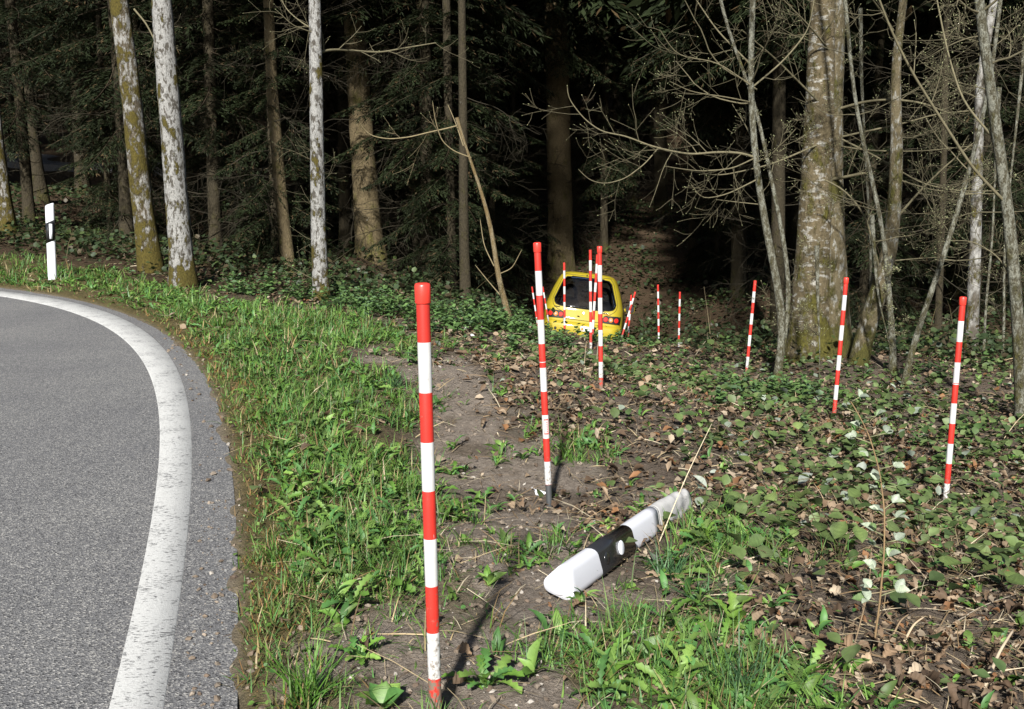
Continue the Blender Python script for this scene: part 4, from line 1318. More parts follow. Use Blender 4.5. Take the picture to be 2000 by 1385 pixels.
deciduous('sapling', [(1514, 738), (1528, 690), (1531, 630), (1512, 520), (1500, 470), (1475, 315), (1465, 170), (1470, 0)], 8.6, 17, 11, 'bark_grey', 'forked bare sapling with torn bark beside the double trunk', group=SG, seed=12, twigs=20, tl=(.5, 1.3), extra=3.5, flare=.1, sides=12, tmin=.22,
          stems=[([(1516, 735), (1534, 660), (1544, 580), (1532, 470), (1510, 370), (1480, 220), (1450, 130), (1420, 60)], 11, 6)],
          limbs=[([(1476, 308), (1445, 298), (1400, 297), (1350, 302), (1310, 295), (1270, 285), (1220, 265), (1175, 258), (1140, 232), (1108, 190), (1108, 170)], 7, 2, -.2), ([(1285, 290), (1260, 320), (1220, 350), (1180, 360), (1150, 352), (1131, 332)], 3.5, 1.6, -.1), ([(1476, 308), (1430, 330), (1370, 335), (1330, 330), (1300, 325)], 4, 2, -.5),
                 ([(1470, 130), (1400, 60), (1360, 0)], 5, 3, .2), ([(1468, 200), (1420, 190), (1350, 180), (1310, 160)], 4, 2, -.4), ([(1490, 400), (1440, 395), (1400, 390)], 3, 2, .3), ([(1480, 350), (1420, 380), (1370, 390), (1350, 360)], 4, 2, -.2), ([(1470, 170), (1530, 120), (1580, 60), (1590, 0)], 5, 3, .2), ([(1478, 175), (1400, 120), (1320, 110), (1290, 60)], 4, 2, -.3)])
deciduous('sapling', [(1006, 642), (985, 595), (970, 530), (963, 455), (938, 365), (908, 285), (894, 240)], 10, 14, 5, 'bark_tan', 'broken yellowish sapling leaning from the bank beside the car', seed=13, kids=.05, twigs=0, tl=(.25, .6), extra=.05, flare=.1, sides=10, tmin=.3, bcol=(.105, .085, .048), upper=False,
          limbs=[([(892, 246), (868, 252), (840, 258), (800, 268), (760, 272), (725, 266), (708, 250), (702, 238)], 4, 2, -.3), ([(920, 308), (885, 295), (862, 275), (850, 235), (845, 200)], 3.5, 1.6, -.2), ([(905, 285), (890, 240), (875, 205)], 3, 1.5, .1), ([(965, 520), (945, 480), (938, 430)], 3, 1.6, .1), ([(975, 535), (1000, 525), (1018, 490)], 3, 1.5, -.1), ([(980, 580), (950, 545), (930, 520)], 3, 1.6, .05)])
for pix, D, w, lab, sd in (([(1922, 690), (1924, 600), (1938, 480), (1945, 300)], 9.5, 6, 'wiry grey shoot between speckled trunk and smooth sapling', 15), ([(1962, 640), (1960, 520), (1968, 400), (1990, 200)], 10.5, 6, 'wiry dark shoot right against the smooth sapling', 16),
                           ([(1600, 742), (1602, 680), (1598, 620)], 8.3, 3, 'dry upright stalk in front of the double trunk foot', 17), ([(1745, 700), (1730, 640), (1718, 600), (1712, 560)], 8.4, 3, 'hair-thin shoot beside the thin grey sapling', 18), ([(1700, 610), (1702, 560), (1700, 460), (1690, 300), (1682, 150)], 9.4, 7, 'upright pole-like shoot rising from the crooked sapling', 19)):
    deciduous('sapling', pix, D, w, w * .6, 'bark_grey', lab, seed=sd, twigs=4, tl=(.2, .7), extra=.6, flare=0, sides=8)
# ------------------------------------------------------------------ ground cover
def grid_leaf(wid, rows, curl=.25, fold=.12, tipz=0.0):
    """three-column leaf along +y; wid = half-widths per row"""
    y = np.linspace(0, 1, rows); w = np.interp(y, np.linspace(0, 1, len(wid)), wid)
    z = curl * np.sin(y * np.pi * .55) - tipz * y * y
    V = np.stack([np.c_[-w, y, z + fold * w], np.c_[0 * w, y, z], np.c_[w, y, z + fold * w]], 1).reshape(-1, 3)
    i = np.arange(rows - 1)[:, None] * 3; j = np.arange(2)[None]
    return V, np.stack([i + j, i + j + 1, i + j + 4, i + j + 3], -1).reshape(-1, 4)


OVAL = grid_leaf([.03, .26, .36, .33, .2, .02], 6, .12, .35)
OVALC = grid_leaf([.03, .33, .33, .02], 4, .12, .35)
ROUND = grid_leaf([.05, .46, .46, .05], 4, .05, .3)
OVALF = grid_leaf([.02, .13, .24, .31, .35, .36, .345, .31, .25, .17, .08, .005], 12, .14, .35)
SERR = grid_leaf([.02, .12, .17, .23, .21, .28, .25, .29, .25, .26, .20, .19, .13, .11, .04, .005], 16, .18, .5, .15)
LANCE = grid_leaf([.05, .10, .14, .13, .08, .01], 6, .35, .5, .35)
_h = np.array([[0, 0, 0], [.3, .22, .1], [.36, .6, .08], [0, 1, 0], [-.36, .6, .08], [-.3, .22, .1]])
FOLD = (_h, np.array([[0, 1, 2, 3], [0, 3, 4, 5]]))
JAGC = grid_leaf([.02, .07, .035, .11, .05, .13, .06, .01], 8, .32, .5, .3)
JAG = grid_leaf([.02, .03, .07, .03, .09, .035, .11, .045, .13, .06, .12, .07, .11, .01], 14, .32, .5, .3)
def crumple(tpl, sd, k):
    V, F = tpl; r = np.random.default_rng(sd); V = V.copy()
    V[:, 0] += r.normal(0, .05, len(V)) * (np.abs(V[:, 0]) > .01); V[:, 2] += r.normal(0, k, len(V)); V[:, 1] += r.normal(0, .03, len(V))
    return V, F


DEADL = [crumple(grid_leaf(w, 7, c, f, t), q, .05) for q, (w, c, f, t) in enumerate((([.04, .2, .33, .36, .27, .14, .02], .3, .5, .1), ([.03, .24, .2, .33, .22, .2, .02], -.25, -.6, 0), ([.05, .3, .4, .34, .36, .2, .05], .2, 1.0, .5), ([.1, .2, .16, .22, .12, .1, .03], .6, -.3, .3)))]
DEADC_FAR = [crumple(grid_leaf(w, 4, c, .6, .1), 60 + q, .05) for q, (w, c) in enumerate((([.04, .33, .28, .02], .3), ([.05, .24, .3, .04], -.25), ([.06, .38, .3, .05], .2), ([.1, .2, .14, .03], .5)))]
DEADF = [crumple(grid_leaf(w, 15, c, f, t), 20 + q, .025) for q, (w, c, f, t) in enumerate((([.03, .1, .2, .28, .33, .35, .34, .3, .22, .12, .01], .35, .7, .1), ([.03, .14, .24, .17, .28, .2, .31, .2, .26, .14, .12, .01], -.3, -.7, 0), ([.05, .2, .33, .4, .37, .42, .36, .3, .2, .1, .03], .25, 1.3, .6), ([.03, .1, .17, .13, .19, .12, .16, .1, .08, .02], .8, -.4, .4)))]


def veined(tpl, col, sd=0):
    """colour per vertex: lighter midrib, uneven margin"""
    r = np.random.default_rng(sd); n = len(tpl[0]); k = r.uniform(.75, 1.15, n)
    k[1::3] *= 1.3
    return np.array(col)[None] * k[:, None]


_v = np.array([[-1, 0, 0], [1, 0, 0], [-.8, .4, 0], [.8, .4, 0], [-.45, .75, 0], [.45, .75, 0], [0, 1, 0]], float)
BLADE = [(_v * [1, 1, 1] + np.c_[np.zeros(7), np.zeros(7), -k * _v[:, 1] ** 2], [np.array([[0, 1, 3, 2], [2, 3, 5, 4]]), np.array([[4, 5, 6]])]) for k in (.1, .35, .7)]
STRAW = (np.array([[-1, 0, 0], [1, 0, 0], [-1, .5, .05], [1, .5, .05], [-.5, 1, -.02], [.5, 1, -.02]], float), np.array([[0, 1, 3, 2], [2, 3, 5, 4]]))
PEB = (np.array([[1, 0, 0], [0, 1.2, 0], [-.9, .1, 0], [0, -1, .1], [.1, 0, .7], [0, 0, -.6], [.6, .6, .4], [-.5, -.6, .4]], float),
       np.array([[0, 6, 4], [6, 1, 4], [1, 2, 4], [2, 7, 4], [7, 3, 4], [3, 0, 4], [0, 1, 6], [1, 0, 5], [2, 1, 5], [3, 2, 5], [0, 3, 5], [2, 3, 7]]))


def sample(N, r0, r1, dens, rng, half=30, right=47):
    N = int(N * (half + right) / (2 * half))
    r = np.sqrt(rng.uniform(r0 * r0, r1 * r1, N)); th = np.radians(rng.uniform(-half, right, N))
    x, y = r * np.sin(th), r * np.cos(th)
    k = rng.random(N) < dens(x, y)
    return x[k], y[k]


def on_ground(x, y, dz=0.0):
    return np.c_[x, y, ground_z(x, y) + dz]


def pal(rng, N, cols, probs, var=.25):
    c = np.array(cols)[rng.choice(len(cols), N, p=probs)]
    return c * rng.uniform(1 - var, 1 + var, (N, 1))


GREENS = [(.070, .142, .022), (.052, .126, .032), (.105, .178, .038), (.060, .098, .024)]
DRYS = [(.20, .15, .07), (.13, .085, .035), (.27, .22, .13)]
DEADC = [(.105, .072, .046), (.18, .135, .092), (.06, .04, .026), (.205, .168, .125), (.13, .066, .03)]


def litter_d(x, y):
    s = sdist(x, y)
    w = np.interp(y, [0, 3, 5, 8, 11], [.75, 1.0, 1.35, 2.0, 1.6])
    n = fbm(x * 1.3, y * 1.3, 61, 3)
    return np.clip(sstep(w * .8, w * 1.35, s + n * .5), 0, 1) * (1 - .9 * zone_soil(x, y)) * (1 - .5 * blobs(x, y, GRASS_BLOBS)) * (.35 + .65 * sstep(-.2, .15, n)) + .03 * (s > .1)


# --- grass: blades nobody could count
rng = np.random.default_rng(101)
b = Buf()
for r0, r1, N, ln, wd, clump in ((1.5, 3.2, 105000, (.025, .085), .0019, 700), (3.2, 6, 135000, (.03, .095), .0026, 900), (6, 9.5, 90000, (.035, .11), .004, 700), (9.5, 17, 75000, (.04, .12), .0055, 500)):
    x, y = sample(N, r0, r1, lambda a, c: np.clip(zone_grass(a, c) ** 1.2 * .9 + .45 * sstep(.0, .08, sdist(a, c)) * (1 - sstep(.3, .8, sdist(a, c))) * (1 - .8 * zone_soil(a, c)), 0, 1), rng)
    cx, cy = sample(clump * 3, r0, r1, zone_grass, rng)
    m = rng.integers(8, 26, len(cx)); hx = np.repeat(cx, m); hy = np.repeat(cy, m)
    hx = hx + rng.normal(0, .012 + .004 * r0, len(hx)); hy = hy + rng.normal(0, .012 + .004 * r0, len(hy))
    k = sdist(hx, hy) > .02; hx, hy = hx[k], hy[k]
    for X, Y, f, pk in ((x, y, .65, (-.1, .95)), (hx, hy, 1.5, (.75, 1.5))):
        P = on_ground(X, Y, -.006); n = len(P)
        s = sdist(X, Y)
        col = pal(rng, n, GREENS + DRYS, [.29, .26, .15, .15, .05, .07, .03])
        edge = rng.random(n) < .45 * (1 - sstep(.04, .4, s)); col[edge] = pal(rng, edge.sum(), [(.16, .085, .028), (.12, .10, .035), (.18, .14, .06)], [.3, .45, .25])
        L = rng.uniform(*ln, n) * f * (.55 + .45 * sstep(.05, .5, s))
        sc = np.c_[rng.uniform(.6, 1.4, n) * wd, L, L]
        g = rng.integers(0, 3, n)
        for q in range(3):
            u = g == q
            scatter(b, BLADE[q], P[u], rng.uniform(0, 6.28, u.sum()), rng.uniform(*pk, u.sum()), rng.normal(0, .3, u.sum()), sc[u], col[u])
tag(b.obj('grass', 'foliage'), 'short patchy green grass covering the road verge', 'grass', kind='stuff')

# --- low weeds in the verge: rosettes and small leaves
b = Buf()


def rosette(buf, P, rng, tpl, nl, L, pit, cols, probs):
    n = len(P)
    for q in range(nl):
        k = rng.random(n) < .85
        p = P[k]; m = len(p)
        yaw = rng.uniform(0, 6.28, m) + q * 6.28 / nl
        l = rng.uniform(*L, m)
        scatter(buf, tpl, p + np.c_[rng.normal(0, .006, (m, 2)), np.zeros(m)], yaw, rng.uniform(*pit, m), rng.normal(0, .35, m), np.c_[l * rng.uniform(.8, 1.3, m), l, l], pal(rng, m, cols, probs))


for r0, r1, N in ((1.5, 4, 620), (4, 7, 1100), (7, 10.5, 1500), (10.5, 14, 1100)):
    for tpl, nl, L, pit in ((JAG, 9, (.04, .105), (.05, .8)), (LANCE, 8, (.03, .085), (.2, 1.0)), (OVAL, 6, (.016, .036), (-.1, .6))):
        x, y = sample(N, r0, r1, lambda a, c: np.clip(zone_grass(a, c) * 1.1, 0, 1) * sstep(.12, .3, sdist(a, c)), rng)
        rosette(b, on_ground(x, y, .002), rng, JAGC if tpl is JAG and r0 > 3 else tpl, nl, L, pit, GREENS, [.3, .25, .25, .2])
    x, y = sample(N * 9, r0, r1, lambda a, c: np.clip(.8 * zone_grass(a, c) + .30 * litter_d(a, c), 0, 1), rng)
    n = len(x); s_ = rng.uniform(.007, .02, n)
    scatter(b, FOLD, on_ground(x, y, 0) + np.c_[np.zeros((n, 2)), rng.uniform(.004, .035, n)], rng.uniform(0, 6.28, n), rng.normal(.1, .4, n), rng.normal(0, .4, n), s_, pal(rng, n, GREENS, [.2, .3, .2, .3]))
# sparse sprouts on the bare earth and in the litter
for N, r0, r1 in ((700, 1.6, 5), (900, 5, 9)):
    x, y = sample(N, r0, r1, lambda a, c: .5 * (sdist(a, c) > .5) * (1 - .85 * zone_soil(a, c)), rng)
    rosette(b, on_ground(x, y, .002), rng, LANCE, 6, (.025, .07), (.2, 1.1), GREENS, [.3, .25, .25, .2])
tag(b.obj('weeds', 'foliage'), 'low leafy weeds growing through the verge grass', 'weeds', kind='stuff')

# --- upright herbs along the brow of the bank
b = Buf()
HB = [tuple(at(u, v, D)[:2]) + (r,) for u, v, D, r in [(700, 610, 10.2, .5), (800, 615, 9.6, .5), (900, 630, 9.2, .5), (960, 640, 9.5, .5), (1040, 668, 9.3, .4), (1000, 655, 9.6, .5), (850, 640, 8.8, .4), (600, 580, 11, .4), (480, 575, 11.2, .4), (1180, 680, 10.5, .3), (1550, 760, 7.5, .4)]]
x, y = sample(9000, 6, 13.5, lambda a, c: .75 * blobs(a, c, HB) ** 1.3 + .03 * litter_d(a, c) * (np.abs(a / c - .07) > .06), rng)
P = on_ground(x, y)
H = rng.uniform(.10, .27, len(x)) * np.where(x > .2, .6, 1)
for lv in range(7):
    f = (lv + 1) / 7
    for sgn in (0, np.pi):
        n = len(P)
        l = (.075 - .035 * f) * rng.uniform(.7, 1.3, n)
        scatter(b, OVALC, P + np.c_[rng.normal(0, .01, (n, 2)), H * f], rng.uniform(0, .8, n) + lv * 1.57 + sgn, rng.uniform(-.3, .45, n), rng.normal(0, .25, n), np.c_[l, l, l], pal(rng, n, [(.062, .115, .034), (.085, .145, .045), (.068, .115, .055)], [.5, .3, .2]))
tag(b.obj('herbs', 'foliage'), 'leafy green herbs along the brow of the bank', 'herbs', kind='stuff')

# --- dead leaves: the nearest as pieces of the ground, the rest as litter
b = Buf()
near_leaves = []
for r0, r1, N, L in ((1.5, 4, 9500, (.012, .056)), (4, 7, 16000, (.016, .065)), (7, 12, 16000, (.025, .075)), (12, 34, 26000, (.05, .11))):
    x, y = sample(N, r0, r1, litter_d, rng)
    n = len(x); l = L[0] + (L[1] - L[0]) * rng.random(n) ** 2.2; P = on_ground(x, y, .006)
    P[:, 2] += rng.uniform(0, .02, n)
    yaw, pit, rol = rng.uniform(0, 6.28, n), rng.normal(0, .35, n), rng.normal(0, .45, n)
    col = pal(rng, n, DEADC, [.3, .22, .25, .13, .1]) if r0 < 10 else pal(rng, n, [(.05, .032, .019), (.032, .02, .012), (.075, .052, .032)], [.45, .35, .2]); g = rng.integers(0, 4, n)  # far leaves take darker colours that paint in the shade of the slope
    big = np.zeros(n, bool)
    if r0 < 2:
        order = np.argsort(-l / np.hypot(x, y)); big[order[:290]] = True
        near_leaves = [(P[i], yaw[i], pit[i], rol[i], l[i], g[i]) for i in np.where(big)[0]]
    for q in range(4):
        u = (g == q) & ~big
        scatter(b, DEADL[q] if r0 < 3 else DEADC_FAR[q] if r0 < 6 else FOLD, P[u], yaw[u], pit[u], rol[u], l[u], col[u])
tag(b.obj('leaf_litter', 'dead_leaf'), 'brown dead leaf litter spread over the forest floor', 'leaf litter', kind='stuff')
LM = []
for q in range(4):
    for c in DEADC[:4]:
        t = Buf(); t.add(*DEADF[q], col=veined(DEADF[q], c, q)); LM.append(t.mesh('dead_leaf', 'dead_leaf'))
for i, (p, ya, pi_, ro, l, g) in enumerate(near_leaves):
    o = link('dead_leaf', LM[g * 4 + (0, 2, 1, 2, 0, 3, 2)[i % 7]], GROUND, p)
    o.rotation_mode = 'YXZ'
    o.rotation_euler = Matrix(rots(np.array([ya]), np.array([pi_]), np.array([ro]))[0]).to_euler('YXZ')
    o.scale = (l, l, l)

# --- straw, needles and twigs lying about
b = Buf()
for r0, r1, N, w in ((1.5, 4.5, 7500, .001), (4.5, 9, 9000, .0016), (9, 16, 4500, .003)):
    x, y = sample(N, r0, r1, lambda a, c: np.clip(.25 * (sdist(a, c) > .15) + .75 * litter_d(a, c), 0, 1), rng)
    n = len(x); l = rng.uniform(.03, .2, n)
    scatter(b, STRAW, on_ground(x, y, .012), rng.uniform(0, 6.28, n), rng.normal(.05, .18, n), rng.normal(0, .5, n), np.c_[w * rng.uniform(.5, 1.6, n), l, l], pal(rng, n, [(.22, .175, .105), (.13, .09, .05), (.30, .26, .185), (.07, .05, .03)], [.37, .28, .18, .17]))
tag(b.obj('straw', 'dry'), 'dry straw and twigs scattered over the ground', 'straw', kind='stuff')

# --- crumbs of soil and grit
b = Buf()
for r0, r1, N, s0 in ((1.5, 3.6, 7000, (.0025, .011)), (3.6, 8, 7000, (.004, .016))):
    x, y = sample(N, r0, r1, lambda a, c: np.clip(zone_soil(a, c) + .6 * (np.abs(sdist(a, c)) < .09), 0, 1), rng)
    n = len(x)
    k = rng.uniform(0, 1, n) ** 3
    s = s0[0] + (s0[1] - s0[0]) * k
    z = np.where(sdist(x, y) < .0, np.maximum(.0, ground_z(x, y)), ground_z(x, y))
    scatter(b, PEB, np.c_[x, y, z + s * .25], rng.uniform(0, 6.28, n), rng.normal(0, .4, n), rng.normal(0, .4, n), np.c_[s, s * rng.uniform(.7, 1.3, n), s], pal(rng, n, [(.10, .078, .058), (.14, .115, .09), (.22, .2, .175), (.075, .055, .04)], [.42, .3, .08, .2]))
tag(b.obj('gravel', 'pebble', smooth=False), 'soil crumbs and grit on the bare earth and road edge', 'gravel', kind='stuff')

# --- dark undergrowth behind the brow and along the forest edge
b = Buf()
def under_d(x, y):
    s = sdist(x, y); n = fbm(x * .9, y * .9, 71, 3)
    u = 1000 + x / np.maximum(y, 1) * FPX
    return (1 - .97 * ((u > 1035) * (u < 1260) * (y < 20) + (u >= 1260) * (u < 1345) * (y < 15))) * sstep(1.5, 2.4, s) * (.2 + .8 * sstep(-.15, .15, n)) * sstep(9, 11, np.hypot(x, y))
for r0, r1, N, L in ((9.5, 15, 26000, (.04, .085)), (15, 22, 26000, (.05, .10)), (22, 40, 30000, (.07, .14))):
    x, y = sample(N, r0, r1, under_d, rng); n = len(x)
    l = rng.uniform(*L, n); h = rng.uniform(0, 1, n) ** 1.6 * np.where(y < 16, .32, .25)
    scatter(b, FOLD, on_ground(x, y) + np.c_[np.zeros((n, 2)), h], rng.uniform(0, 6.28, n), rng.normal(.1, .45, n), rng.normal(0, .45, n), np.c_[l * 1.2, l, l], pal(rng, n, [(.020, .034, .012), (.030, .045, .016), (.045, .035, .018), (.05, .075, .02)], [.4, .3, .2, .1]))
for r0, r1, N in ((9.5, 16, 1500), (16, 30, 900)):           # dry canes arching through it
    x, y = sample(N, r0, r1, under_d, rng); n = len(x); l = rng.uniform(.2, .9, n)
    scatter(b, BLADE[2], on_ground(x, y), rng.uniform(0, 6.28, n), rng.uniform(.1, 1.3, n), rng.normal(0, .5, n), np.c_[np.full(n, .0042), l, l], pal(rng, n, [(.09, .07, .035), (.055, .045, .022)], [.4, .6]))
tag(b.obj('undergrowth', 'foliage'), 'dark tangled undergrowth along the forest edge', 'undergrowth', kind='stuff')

# --- brambles: plants with separate leaves in front, the rest as ground cover
BC = [gpix(u, v)[:2] for u, v in [(1470, 905), (1560, 880), (1585, 945), (1640, 940), (1500, 870), (1430, 800), (1365, 760), (1540, 1010), (1600, 1020), (1700, 1010), (1860, 1060), (1920, 980), (1960, 1080), (1900, 1020), (1880, 1120), (1800, 1050), (1770, 960), (1680, 900), (1800, 880), (1940, 900), (1620, 860), (1290, 790), (1400, 870), (1480, 800), (1740, 800), (1900, 860), (1570, 800), (1230, 745), (1330, 730), (1660, 800), (1990, 960), (1830, 1000), (1430, 1010), (1510, 960), (1950, 1150), (1760, 1100), (1640, 1100), (1540, 1130), (1990, 1040), (1860, 940)]]
rng = np.random.default_rng(202)
BL = []
for c in [(.072, .105, .032), (.050, .080, .026), (.090, .125, .042), (.062, .085, .034)]:
    t = Buf(); t.add(*OVALF, col=veined(OVALF, c)); BL.append(t.mesh('leaf', 'foliage_piece'))
ANCH = [(gpix(u, v)[:2], t) for u, v, t in ((1300, 985, 'beside the fallen post foot'), (1705, 1270, 'around the raspberry cane foot'), (1728, 1010, 'behind the raspberry cane'), (1845, 1000, 'at the capped pole foot'), (1627, 832, 'at the leaning pole foot'), (1457, 737, 'below the uncapped pole by the sapling'), (1425, 1250, 'near the upright dandelion'), (1174, 768, 'beside the wide-capped pole'), (1990, 830, 'below the smooth sapling'), (1480, 905, 'among pale upturned leaves'), (1930, 985, 'at the pale stick end past the capped pole'), (1985, 1130, 'on shaded litter beyond the pale stick'), (1880, 1120, 'below the capped pole over dark litter'), (1580, 950, 'halfway between raspberry cane and fallen post'))]


def near_what(c):
    return min(ANCH, key=lambda q: np.hypot(*(q[0] - c)))[1]


order = np.argsort([np.hypot(*c) for c in BC])
bb = Buf(); count = 0
names = ['with pale upturned leaves', 'with broad oval leaves', 'with glossy low leaves', 'with long trailing cane']
for k, oi in enumerate(order):
    c = BC[oi]; nl = int(rng.integers(9, 15)); near = count + nl <= 290
    leaves = []
    for q in range(nl):
        a, d = rng.uniform(0, 6.28), abs(rng.normal(0, .12)) + .02
        x, y = c[0] + d * math.cos(a), c[1] + d * math.sin(a)
        leaves.append((x, y, gz(x, y) + rng.uniform(.02, .11), rng.uniform(0, 6.28), rng.normal(.0, .3), rng.normal(0, .35), rng.uniform(.035, .075)))
    if near:
        o = empty('bramble', (c[0], c[1], gz(*c)), 'low green bramble with oval leaves ' + near_what(c), 'bramble', 'brambles on the leaf-covered bank')
        o0 = np.array(o.location)
        st = Buf()
        for lf in leaves:
            p = np.array(lf[:3])
            tube(st, [(0, 0, -.02), ((p - o0) * [.5, .5, .8]), p - o0], [.0018, .0016, .001], 4, (.07, .06, .03), 0, False)
            l = link('leaf', BL[rng.integers(4)], o, p - o0)
            l.rotation_euler = Matrix(rots(np.array([lf[3]]), np.array([lf[4]]), np.array([lf[5]]))[0]).to_euler()
            l.scale = (lf[6] * 1.15, lf[6], lf[6])
        st.obj('stem', 'dry', o)
        count += nl
    else:
        A_ = np.array(leaves)
        scatter(bb, OVAL, A_[:, :3], A_[:, 3], A_[:, 4], A_[:, 5], A_[:, 6], pal(rng, nl, [(.055, .095, .022), (.040, .075, .020), (.070, .115, .030)], [.4, .3, .3]))
GZ = [tuple(gpix(u, v)[:2]) + (r,) for u, v, r in ((1550, 880, .75), (1440, 800, .7), (1700, 800, 1.0), (1900, 1030, .6), (1900, 870, .8), (1650, 960, .45), (1350, 745, .7), (1520, 740, 1.2), (1800, 740, 1.5), (1250, 730, .6), (1160, 720, .6), (1480, 1020, .35), (1980, 1120, .4), (1960, 760, 1.2))]


def bramble_d(x, y):
    n = fbm(x * 2.1, y * 2.1, 91, 3)
    return np.clip(blobs(x, y, GZ) * (.25 + .75 * sstep(-.2, .08, n)) + .10 * litter_d(x, y), 0, 1)


for r0, r1, N, L in ((2.2, 5, 4000, (.02, .062)), (5, 8, 7600, (.028, .072)), (8, 13, 9000, (.03, .07))):
    x, y = sample(N, r0, r1, bramble_d, rng); n = len(x); l = rng.uniform(*L, n)
    scatter(bb, OVAL, on_ground(x, y) + np.c_[np.zeros((n, 2)), rng.uniform(.01, .09, n)], rng.uniform(0, 6.28, n), rng.normal(.05, .35, n), rng.normal(0, .35, n), np.c_[l * 1.15, l, l], pal(rng, n, [(.070, .102, .032), (.045, .072, .024), (.088, .122, .045), (.17, .20, .155)], [.42, .28, .25, .05]))
x, y = sample(420, 2.3, 10, bramble_d, rng); n = len(x); l = rng.uniform(.25, .7, n)      # trailing canes
scatter(bb, BLADE[1], on_ground(x, y, .02), rng.uniform(0, 6.28, n), rng.uniform(.0, .45, n), rng.normal(0, .4, n), np.c_[np.full(n, .0018), l, l * .8], pal(rng, n, [(.10, .07, .04), (.085, .085, .035)], [.6, .4]))
tag(bb.obj('bramble_leaves', 'foliage'), 'green oval bramble leaves scattered over the bank', 'ground cover', kind='stuff')

# --- pale upturned leaves that can be picked out
t = Buf(); t.add(*OVALF, col=veined(OVALF, (.24, .27, .235))); PALE = t.mesh('leaf', 'foliage_piece')
for i, (u, v) in enumerate([(1490, 938), (1558, 958), (1440, 862), (1405, 935), (1680, 935), (1752, 772), (1310, 845), (1480, 905), (1620, 905), (1380, 965), (930, 635), (905, 650), (1530, 942), (1445, 905)]):
    p = gpix(u, v); p[2] += .03
    o = link('upturned_leaf', PALE, None, p)
    s = random.uniform(.05, .085); o.scale = (s, s, s)
    o.rotation_euler = (random.uniform(-.2, .7), random.uniform(-.5, .5), random.uniform(0, 6))
    tag(o, 'single pale grey-green leaf showing its underside on the litter', 'leaf', 'pale upturned leaves on the bank')

# --- raspberry cane with silvery leaves
base = gpix(1705, 1275); D0 = base[1]
o = empty('raspberry_cane', base, 'tall thin raspberry cane with silvery leaflets rising from brown litter', 'plant')
cane = smooth_poly([base] + [at(u, v, D0 + dd) for u, v, dd in ((1718, 1180, .0), (1727, 1080, .02), (1728, 1000, .04), (1718, 920, .06), (1698, 850, .08), (1672, 800, .1), (1662, 785, .1))], 40)
st = Buf(); tube(st, cane - base, np.linspace(.003, .0014, 40), 6, (.17, .115, .06)); st.obj('stem', 'dry', o)
c2 = smooth_poly([base + [-.03, .05, 0]] + [at(u, v, D0 + .06) for u, v in ((1698, 1150), (1704, 1030), (1705, 950))], 16)
st = Buf(); tube(st, c2 - base, np.linspace(.0022, .001, 16), 5, (.15, .11, .07)); st.obj('stem', 'dry', o)
rng = np.random.default_rng(9)
t = Buf(); t.add(*SERR, col=veined(SERR, (.20, .235, .18))); SIL = t.mesh('leaf', 'foliage_piece')
t = Buf(); t.add(*SERR, col=veined(SERR, (.09, .14, .055))); SIL2 = t.mesh('leaf', 'foliage_piece')
for i in range(24):
    k = int(np.interp(i, [0, 23], [8, 39])); p = cane[k] - base
    side = 1 if i % 2 else -1
    tipd = np.array([side * rng.uniform(.012, .04), rng.uniform(-.03, .01), .014])
    st = Buf(); tube(st, [p, p + tipd * .6, p + tipd], [.0016, .0014, .001], 4, (.14, .15, .08)); st.obj('petiole', 'dry', o)
    for q in (-1.0, 0, 1.0):
        l = link('leaf', SIL if rng.random() < .75 else SIL2, o, p + tipd)
        s = rng.uniform(.024, .038) * np.interp(i, [0, 23], [1.1, .75])
        l.scale = (s * 1.2, s, s)
        l.rotation_euler = Matrix(rots(np.array([-side * 1.2 + q]), np.array([rng.uniform(-.1, .9)]), np.array([rng.uniform(-.5, .5) + side * .4]))[0]).to_euler()

# --- single plants that stand out
def tuft(u, v, n, L, w, label, cols, pk=(.8, 1.45), sd=0, name='grass_tuft', spread=.02):
    rng = np.random.default_rng(sd + 40)
    p = gpix(u, v); t = Buf()
    for q in range(3):
        m = n // 3; l = rng.uniform(L * .5, L, m)
        P = np.c_[rng.normal(0, spread, (m, 2)), np.full(m, -.01)]
        scatter(t, BLADE[q], P, rng.uniform(0, 6.28, m), rng.uniform(*pk, m), rng.normal(0, .3, m), np.c_[np.full(m, w) * rng.uniform(.7, 1.3, m), l, l], pal(rng, m, cols, [.5, .3, .2]))
    o = t.obj(name, 'foliage', None, p)
    return tag(o, label, 'grass', 'distinct grass tufts on the verge')


GC = [(.062, .14, .018), (.09, .165, .03), (.045, .11, .02)]
BCB = [(.045, .105, .04), (.06, .125, .05), (.035, .08, .03)]
tuft(600, 1375, 84, .20, .0022, 'dense tall grass tuft halfway between white line and capped pole', GC, sd=1)
tuft(540, 1095, 60, .12, .0022, 'bright green grass tuft at the asphalt edge', GC, sd=2)
tuft(1310, 1130, 54, .17, .0022, 'bluish green sedge tuft beside the fallen marker post', BCB, sd=3)
tuft(1365, 1170, 40, .16, .0022, 'bluish sedge tuft leaning flat past the fallen post', BCB, (.35, 1.0), sd=4)
tuft(1450, 1380, 48, .22, .0024, 'upright blue-green grass tuft below the dandelion plant', BCB, (1.1, 1.5), sd=5)
tuft(1090, 1060, 45, .10, .0022, 'small grass tuft on bare soil by the fallen post', GC, sd=6)
tuft(680, 800, 60, .14, .003, 'mid-green grass tuft in the verge middle beyond the first pole', GC, sd=7)
tuft(770, 760, 60, .16, .003, 'tall grass tuft at the edge of the bare track', BCB, sd=8)
tuft(430, 640, 70, .18, .004, 'tall dark grass tuft beside the curving asphalt edge', GC, sd=9)
tuft(1125, 905, 45, .13, .0025, 'grass tuft just behind the sticker pole', GC, sd=10)


